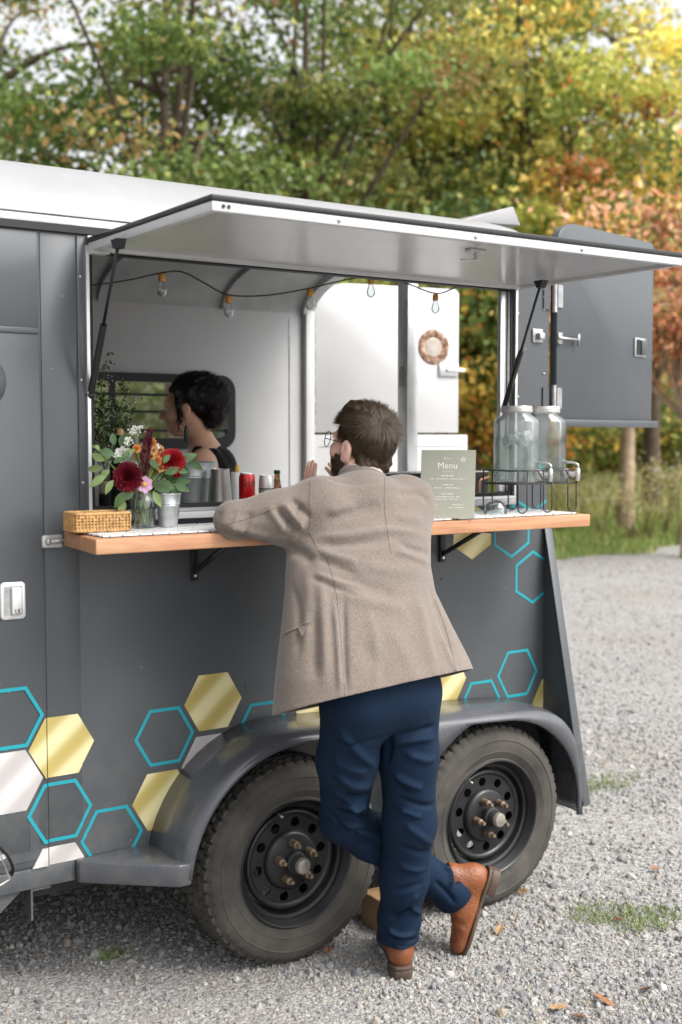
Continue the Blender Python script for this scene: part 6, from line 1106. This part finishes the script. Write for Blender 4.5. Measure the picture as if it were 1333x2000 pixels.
def can(px, py, r_, h_, body, label, name='drink_can'):
    c = onZ(px, py, IZ); t_ = thing(MB().lathe([(0, .004), (r_ * .78, 0), (r_ * .84, .002), (r_, .010), (r_, h_ - .012), (r_ * .88, h_ - .003)], c, n=40, cap=False), name, body, label, 'can', auto=50); sub(MB().lathe([(r_ * .885, h_ - .0035), (r_ * .90, h_), (r_ * .87, h_ + .001), (r_ * .84, h_ - .004), (0, h_ - .004)], c, n=40, cap=False), 'can_rim', M_ALU, t_, auto=50); sub(MB().box((c[0] - .008, c[1] - .004, c[2] + h_ - .0035), (c[0] + .010, c[1] + .004, c[2] + h_ - .002)), 'pull_tab', M_ALU, t_); return t_, c
cc_, c = can(483, 994, .0275, .122, mat('red_can', (.50, .008, .012), .25, metal=.3, coat=.3), 'bright red cola can with black script lettering on the inside counter')
def wraptext(txt, size, m, c, r_, z, az, parent, name, shear=0.0, ext=0, align='CENTER'):
    cu = bpy.data.curves.new(name, 'FONT'); cu.body = txt; cu.size = size; cu.shear = shear; cu.align_x = align; cu.resolution_u = 3; to = bpy.data.objects.new(name, cu); C.objects.link(to); dg = bpy.context.evaluated_depsgraph_get(); me = bpy.data.meshes.new_from_object(to.evaluated_get(dg)); bpy.data.objects.remove(to); bpy.data.curves.remove(cu)
    bm = bmesh.new(); bm.from_mesh(me); bmesh.ops.triangulate(bm, faces=bm.faces[:]); bmesh.ops.subdivide_edges(bm, edges=[e for e in bm.edges if e.calc_length() > size * .12], cuts=1); bm.to_mesh(me); bm.free()
    V = np.array([v.co[:] for v in me.vertices]); Fs = [tuple(p.vertices) for p in me.polygons]; bpy.data.meshes.remove(me)
    W_ = [c + np.array([(r_ + .0006) * math.cos(az + x / r_), (r_ + .0006) * math.sin(az + x / r_), z + y]) for x, y, _ in V]; return build(name, W_, Fs, m, parent)
az = math.atan2(-.83, -.50)
wraptext('Cola', .034, M_BLKPL, c, .0275, .078, az, cc_, 'lettering', .35)
cs_, c = can(521, 992, .0265, .112, mat('pale_can', (.62, .63, .62), .3, metal=.4), 'pale silver drinks can with a green band behind the red can'); sub(MB().lathe([(.0268, .030), (.0268, .062)], c, n=40, cap=False), 'green_band', mat('green_band', (.30, .38, .22), .4), cs_, smooth=True); sub(MB().lathe([(.02685, .064), (.02685, .069)], c, n=40, cap=False), 'dark_band', M_PRINT2, cs_, smooth=True)
c = onZ(514, 999, IZ); gt = thing(MB().lathe([(0, 0), (.026, 0), (.027, .002), (.027, .044), (.0255, .046)], c, n=36), 'green_tin', mat('green_tin', (.02, .13, .045), .35, metal=.2), 'short round green tin with a silver lid by the red can', 'tin', auto=45); sub(MB().lathe([(.0275, .0465), (.0275, .050), (.026, .0515), (0, .0505)], c, n=36), 'lid', M_ALU, gt, auto=45)
c = onZ(545, 996, IZ); yt = thing(MB().lathe([(0, 0), (.030, 0), (.030, .034), (.029, .036)], c, n=36), 'shallow_tin', mat('cream_tin', (.62, .60, .50), .4), 'shallow cream tin with a yellow rim holding folded paper', 'tin', auto=45); sub(MB().lathe([(.0308, .0365), (.0308, .041), (.0285, .041), (.0285, .0365)], c, n=36, cap=False), 'rim', mat('yellow_rim', (.72, .52, .05), .4), yt, auto=45); sub(MB().obox(c + np.array([.0, 0, .046]), (.9, .1, .25), (-.1, 1, 0), (-.25, 0, .95), .032, .02, .0012), 'folded_paper', mat('paper', (.72, .73, .76), .8), yt)
def bottle(px, py, rb_, h_, nr_, m, label, top=None, topm=None, lean=(0, 0), z=IZ, name='bottle', at=None):
    c = onZ(px, py, z) if at is None else at; pr = [(0, .004), (rb_ * .8, 0), (rb_, .004), (rb_, h_ * .56), (rb_ * .85, h_ * .64), (nr_ * 1.1, h_ * .76), (nr_, h_ * .80), (nr_, h_ - .008), (nr_ * 1.18, h_ - .007), (nr_ * 1.18, h_)]; A = np.array([lean[0], lean[1], 1.0]); A /= np.linalg.norm(A)
    t_ = thing(MB().lathe(pr, c, ax=A, n=32), name, m, label, 'bottle', auto=45)
    if top: sub(MB().lathe([(a, h_ + .0006 + z_) for a, z_ in top], c, ax=A, n=20), 'stopper', topm, t_, auto=40)
    return t_
bottle(542, 990, .015, .125, .0095, M_AMBER, 'small brown glass bottle with green cap behind the counter cans', [(.0108, -.012), (.0112, .0), (.010, .003)], mat('green_cap', (.01, .13, .05), .4))
M_CORK = mat('cork', (.58, .36, .18), .8, var=.2, vscale=90); M_DKGL = mat('dark_bottle_glass', (.012, .014, .012), .12)
def upto(px, py, Y): p = onY(px, py, Y); return np.array([p[0], p[1], IZ]), p[2] - IZ
a, h_ = upto(235, 850, 3.70); bottle(0, 0, .036, h_, .0135, M_DKGL, 'dark wine bottle closed with a pale cork behind the bouquet', [(.0115, -.02), (.0115, .018), (.0095, .0205)], M_CORK, at=a)
a, h_ = upto(262, 822, 3.76); bottle(0, 0, .033, h_, .017, M_GLASS, 'clear glass bottle rising behind the white blossoms', at=a)
a, h_ = upto(305, 872, 3.74); bottle(0, 0, .036, h_ + .01, .016, M_DKGL, 'black bottle leaning back towards the woman', [(.0175, -.04), (.0175, .006), (.014, .008)], M_BLKPL, lean=(-.10, .04), at=a)
# leafy sprigs in a vase behind
a, h_ = upto(205, 960, 4.0); a[2] = IZ; vs = thing(MB().lathe([(0, 0), (.03, 0), (.034, .01), (.026, .07), (.016, .10), (.019, .12), (.016, .119), (.013, .10), (.022, .06), (0, .008)], a, n=28, cap=False), 'bud_vase', M_DKGL, 'dark bud vase holding airy sprigs by the barred window', 'vase', auto=45)
SP = empty('sprig_bunch', tuple(a + (0, 0, .05)), 'airy green sprigs with tiny white blossoms in front of the barred window', 'sprigs'); mb = MB(); Pl, Pw = [], []
for (px, py) in ((210, 702), (240, 745), (262, 790), (185, 770), (195, 800), (230, 800), (215, 780), (255, 820), (180, 830), (200, 860)):
    e = onY(px, py, 4.0 + rng.normal() * .03); b = a + np.array([0, 0, .11]); pth = smoothpath([b, (b + e) / 2 + (rng.normal() * .015, 0, .03), e], 8); mb.tube(pth, .0012, 4)
    for k, p in enumerate(pth[4:]):
        for q in range(5): Pl.append(p + rng.normal(size=3) * .012)
        if rng.random() < .8: Pw += [p + rng.normal(size=3) * .014 for q in range(3)]
mb.obj('stems', M_STEM, SP); v, f_, cc = leaves(np.array(Pl), .016, [(.06, .11, .03), (.10, .15, .05)], (1, 1)); colmesh('sprig_leaves', v, f_, cc, M_LEAF, SP, nv=6); mb = MB(); [mb.sphere(p, .0022, 5, 4) for p in Pw]; mb.obj('sprig_blossoms', M_WHP, SP)
# --- menu card
p_ = onZ(927, 1013, TZ); sx = -rgt * .985 + np.array([.05, .12, 0]); sx[2] = 0; sx /= np.linalg.norm(sx); sn = np.cross(np.array([0, 0, 1.0]), sx); sn = sn if sn @ tocam > 0 else -sn; su = np.array([0, 0, 1.0]) * .985 - sn * .17; su /= np.linalg.norm(su); sn2 = np.cross(-sx, su); MWd, MHt = .180, .228
mo = p_ + sx * MWd; U_ = -sx
def MC(u, v, o=0.0): return mo + U_ * u + su * v + sn2 * o
M_SAGE = mat('sage_card', (.36, .37, .31), .55, var=.05, vscale=6); M_INK = mat('white_ink', (.80, .80, .76), .6)
mn = thing(MB().add([MC(u, v, o) for o in (-.004, 0) for u, v in ((0, 0), (MWd, 0), (MWd + .003, MHt), (.003, MHt))], [(0, 3, 2, 1), (4, 5, 6, 7), (0, 1, 5, 4), (1, 2, 6, 5), (2, 3, 7, 6), (3, 0, 4, 7)]), 'menu_card', M_SAGE, 'sage green menu card with white lettering standing on the counter', 'menu')
sub(MB().add([MC(u, v, -.0045) + sn2 * o for u, v, o in ((.06, .002, 0), (.13, .002, 0), (.13, .10, 0), (.06, .10, 0), (.06, -.012, -.06), (.13, -.012, -.06))], [(0, 1, 2, 3), (0, 4, 5, 1), (3, 2, 5, 4)]), 'easel_back', M_SAGE, mn)
def mtext(txt, u, v, size, name, sh=0.0, m=M_INK):
    cu = bpy.data.curves.new(name, 'FONT'); cu.body = txt; cu.size = size; cu.align_x = 'CENTER'; cu.shear = sh; cu.resolution_u = 2; to = bpy.data.objects.new(name, cu); C.objects.link(to); me = bpy.data.meshes.new_from_object(to.evaluated_get(bpy.context.evaluated_depsgraph_get())); bpy.data.objects.remove(to); bpy.data.curves.remove(cu)
    V = [MC(u + w_.co[0], v + w_.co[1], .0006) for w_ in me.vertices]; Fs = [tuple(p.vertices) for p in me.polygons]; bpy.data.meshes.remove(me); return build(name, V, Fs, m, mn)
cu_ = MWd * .50
smooth2 = lambda P: [tuple(p) for p in smoothpath(P, 5)]
mtext('Menu', cu_, .166, .030, 'lettering')
# a script flourish and rows of small print that the photograph does not resolve: unreadable marks only
def mrow(u, v, length, hgt, name, gap=.25):
    mb = MB(); x = u - length / 2
    while x < u + length / 2:
        w_ = hgt * rng.uniform(.35, .9); h2 = hgt * rng.choice([.55, .6, .95])
        if rng.random() > gap * .6: mb.add([MC(x, v, .0006), MC(x + w_, v, .0006), MC(x + w_, v + h2, .0006), MC(x, v + h2, .0006)], [(0, 1, 2, 3)])
        x += w_ + hgt * .28
    return sub(mb, name, M_INK, mn)
sub(MB().tube([MC(cu_ - .012 + u, .196 + v, .0006) for u, v in smooth2([(0, .001), (.003, .010), (.001, .001), (.006, .005), (.008, .001), (.012, .005), (.015, .002), (.024, .003)])], .0006, 4), 'script_flourish', M_INK, mn)
for v, l in ((.140, .040), (.110, .032), (.080, .038)): mrow(cu_, v, l, .0048, 'small_print', .1)
for v, l, o_ in ((.130, .120, 0), (.100, .085, 0), (.070, .100, -.008), (.062, .085, -.008)): mrow(cu_ + o_, v, l, .0034, 'small_print')
for u, v, l in ((-.042, .044, .018), (.034, .044, .034), (-.042, .035, .016), (.034, .035, .060)): mrow(cu_ + u, v, l, .0032, 'small_print')
mb = MB()
for k in range(5): a = R(72 * k + 20); mb.add([MC(cu_ + .052 + .010 * math.cos(a) * t + .004 * math.sin(a) * s_, .196 + .010 * math.sin(a) * t - .004 * math.cos(a) * s_, .0006) for t, s_ in ((.1, 0), (.6, -1), (1, 0), (.6, 1))], [(0, 1, 2, 3)])
sub(mb, 'printed_flower', mat('faint_ink', (.58, .59, .53), .6), mn); sub(MB().add([MC(cu_ + u, v, .0006) for u, v in ((-.018, .156), (.018, .156), (.018, .1567), (-.018, .1567))], [(0, 1, 2, 3)]), 'rule', M_INK, mn)
# --- drink dispensers on a wire stand
M_LIDG = mat('grey_lid', (.55, .54, .51), .4, metal=.6); sdir = np.array([.60, -.80, 0])
DJ = []
for i, (px, lab) in enumerate(((1008, 'misted glass drink dispenser with grey lid next to the menu card'), (1062, 'clear glass drink dispenser with grey lid at the outer end of the wire stand'))):
    c = onY(px, 948, 3.205); c[2] = 1.522; DJ.append(c)
    d_ = jar(c, .0795, .268, 'drink_dispenser', lab, 'dispenser', .64, .13, lid=M_LIDG, m=M_FROST if i == 0 else M_MIST2, water=.165 if i == 0 else .135)
    if i == 0:
        for k in range(26): a_ = rng.uniform(0, 6.28); q_ = c + np.array([math.cos(a_) * rng.uniform(.01, .055), math.sin(a_) * rng.uniform(.01, .055), rng.uniform(.135, .172)]); rr_ = rand_rot(1)[0]; sub(MB().obox(q_, rr_[0], rr_[1], rr_[2], .011, .011, .009), 'ice_cube', M_ICE, d_, bev=.003)
    p0 = c + sdir * .0795 + np.array([0, 0, .030]); tp = sub(MB().lathe([(.017, -.004), (.0185, 0), (.0185, .008), (.014, .011), (.008, .012), (.008, .040)], p0, ax=sdir, n=24), 'spigot', mat('clear_plastic', (.80, .81, .82), .12, trans=.5), d_, auto=40)
    q = p0 + sdir * .042; sub(MB().lathe([(.0075, .020), (.010, .014), (.0105, -.010), (.0075, -.026), (.0055, -.026)], q, n=18), 'spout', M_INOX, tp, auto=40); sub(MB().tube(smoothpath([q + (0, 0, .018), q + (0, 0, .032), q - sdir * .02 + (0, 0, .040), q - sdir * .042 + (0, 0, .041)], 5), .0055, 8, flat=.7), 'tap_lever', M_INOX, tp, smooth=True)
WS = empty('wire_stand', ((DJ[0][0] + DJ[1][0]) / 2, 3.205, TZ), 'black wire stand with hairpin legs carrying two drink dispensers', 'stand'); r_ = .0026
def wire(name, P, closed=False): return sub(MB().tube(P, r_, 6, closed=closed), name, M_BLKPL, WS, smooth=True)
xa, xb, ya, yb = DJ[0][0] - .092, DJ[1][0] + .092, 3.205 - .092, 3.205 + .092
wire('tray_wire', [(x, y, 1.5195) for x, y in rrect(xa, ya, xb, yb, .03, 5)], True)
rim_ = []
for x, y in rrect(xa, ya, xb, yb, .03, 5): rim_.append((x, y, 1.566))
# front rail dips below each spigot
P = [(xa + .03, ya, 1.566)]
for c in DJ: sx_ = c[0] + .055; P += [(sx_ - .036, ya, 1.566), (sx_ - .028, ya, 1.556), (sx_ - .018, ya, 1.540), (sx_, ya, 1.533), (sx_ + .018, ya, 1.540), (sx_ + .028, ya, 1.556), (sx_ + .036, ya, 1.566)]
P += [(xb - .03, ya, 1.566)] + [p for p in rim_ if p[1] > ya + .001] ; wire('guard_rail', P + [(xa, ya + .03, 1.566), P[0]])
for k in range(4): y = ya + .03 + (yb - ya - .06) * k / 3; wire('cross_wire', [(xa, y, 1.5195), (xb, y, 1.5195)])
for (x, y, dx, dy) in ((xa + .02, ya, 1, 0), (xb - .06, ya, 1, 0), (xa + .02, yb, 1, 0), (xb - .06, yb, 1, 0), ((xa + xb) / 2 - .02, ya, 1, 0), ((xa + xb) / 2 - .02, yb, 1, 0)):
    wv = .042; pts = [(x, y, 1.566), (x, y, TZ + .018)] + [(x + wv / 2 - wv / 2 * math.cos(R(a)), y, TZ + .018 - .0155 * math.sin(R(a))) for a in range(20, 161, 20)] + [(x + wv, y, TZ + .018), (x + wv, y, 1.566)]; wire('hairpin_leg', pts)
c = onZ(968, 1004, TZ); thing(MB().lathe([(.040, 0), (.0405, .004), (.0385, .022), (.031, .038), (.018, .047), (0, .050), (0, .048), (.017, .045), (.0295, .036), (.037, .021), (.039, .0)], c, n=40, cap=False), 'glass_cover', M_GLASS, 'small clear glass dome on the counter in front of the wire stand', 'glass cover', auto=50)
# --- black caddy with copper handle inside
xa_, xb_ = onY(700, 950, 3.80)[0], onY(953, 950, 3.80)[0]; cd_ = thing(MB().box((xa_, 3.80, IZ), (xb_, 3.815, IZ + .098)).box((xa_, 3.935, IZ), (xb_, 3.95, IZ + .098)).box((xa_, 3.8155, IZ), (xa_ + .015, 3.9345, IZ + .098)).box((xb_ - .015, 3.8155, IZ), (xb_, 3.9345, IZ + .098)).box((xa_ + .0155, 3.8155, IZ), (xb_ - .0155, 3.9345, IZ + .01)), 'bar_caddy', M_BLKPL, 'long black bar caddy with a copper handle on the inside counter', 'caddy')
sub(MB().ring([(xa_ - .002, 3.798), (xb_ + .002, 3.798), (xb_ + .002, 3.952), (xa_ - .002, 3.952)], [(xa_ + .012, 3.812), (xb_ - .012, 3.812), (xb_ - .012, 3.938), (xa_ + .012, 3.938)], 'z', IZ + .0985, IZ + .102), 'rim', M_ALU, cd_)
h0, h1, h2 = onY(936, 974, 3.785), onY(937, 936, 3.785), onY(956, 931, 3.785); sub(MB().tube([h0, h1 + (0, 0, -.008), h1 + (.004, 0, -.002), h1 + (.010, 0, 0), h2], .0042, 10).tube([h0, h0 + np.array([0, .02, 0])], .0042, 8), 'copper_handle', mat('copper', (.72, .36, .22), .28, metal=.9), cd_, smooth=True)
# --- string lights
M_BRASS = mat('brass_socket', (.62, .30, .06), .45, metal=.25); M_CORD = mat('string_cord', (.05, .045, .035), .8)
YS = 3.66; nodes_ = [(150, 560), (240, 549), (316, 533), (356, 531), (400, 553), (447, 576), (520, 577), (606, 563), (660, 550), (725, 540), (790, 552), (851, 573), (893, 561), (940, 548)]
cpts = [onY(*p, YS) for p in nodes_]; thing(MB().tube(smoothpath(cpts, 6), .0028, 6), 'light_cord', M_CORD, 'dark cord of string lights looped under the trailer ceiling', 'light cord', smooth=True)
for (px, py), lab in zip(((316, 533), (447, 576), (606, 563), (725, 540), (851, 573)), ('clear bulb with brass socket hanging by the ceiling rib', 'clear bulb with brass socket hanging above the woman', 'clear bulb with brass socket at the inner corner of the far wall', 'clear bulb half hidden under the hatch edge by the centre post', 'clear bulb with brass socket in front of the rusty vent ring')):
    p = onY(px, py, YS); s_ = thing(MB().lathe([(.004, -.002), (.010, -.004), (.0115, -.008), (.0115, -.026), (.010, -.028)], p, n=18), 'string_bulb', M_BRASS, lab, 'light bulb', 'bulbs of the string lights', auto=40)
    o_ = [(.0085, -.0285), (.010, -.034), (.0155, -.050), (.0168, -.060), (.013, -.071), (.006, -.077), (0, -.078)]; sub(MB().lathe(o_ + [(max(a - .0009, 0), z + .0007) for a, z in o_[::-1]], p, n=24, cap=False), 'glass_bulb', M_GLASS, s_, smooth=True); sub(MB().tube([p + np.array(q) for q in ((-.004, 0, -.03), (-.007, 0, -.06), (0, .003, -.066), (.007, 0, -.06), (.004, 0, -.03))], .0005, 4), 'filament', M_INOX, s_)
# --- timber chock, bag
M_TIMB = mat('weathered_timber', (.36, .23, .12), .75, col2=(.22, .13, .07), vscale=9, bump=.3, bscale=60)
thing(MB().box((2.335, 3.205, .001), (2.47, 3.345, .115)).xf(lambda p: p), 'timber_block', M_TIMB, 'rough timber block set on the gravel between the two wheels', 'timber block', bev=.004)
M_BAG = cloth('black_nylon', (.006, .006, .007), (.014, .014, .015), 200, rough=.5, sheen=.1); bgx = 1.06
BGX = .062; f_ = Field((.60, 3.20, .36), (1.20, 3.44, .86), .009); f_.ell((.93 - BGX, 3.300, .56), (.185, .060, .150), .03); f_.ell((.95 - BGX, 3.285, .50), (.165, .060, .085), .04); f_.cone((.80, 3.30, .73), (.86, 3.31, .80), .02, .02, .02); V, F_ = f_.mesh(); V = relax(V, F_, 2); bg_ = build('backpack', V, F_, M_BAG, None, smooth=True); tag(bg_, 'black nylon backpack hanging against the trailer below its side door', 'backpack')
sub(MB().obox((1.035, 3.262, .51), (1, 0, .25), (0, 1, 0), (-.25, 0, 1), .03, .004, .007), 'logo_strip', mat('white_strip', (.6, .6, .6), .5), bg_); sub(MB().tube(smoothpath([(1.03, 3.26, .56), (1.065, 3.26, .52), (1.085, 3.265, .475), (1.080, 3.27, .455)], 5), .010, 8, flat=.45), 'strap', M_BAG, bg_, smooth=True); sub(MB().tube(smoothpath([(.86, 3.31, .79), (.88, 3.33, .98), (.90, 3.355, 1.14)], 6), .006, 6), 'hanging_loop', M_BAG, bg_, smooth=True); sub(MB().tube([(1.03, 3.25, .57), (1.07, 3.25, .45), (.98, 3.24, .42)], .003, 5), 'zip', M_STEEL, bg_)
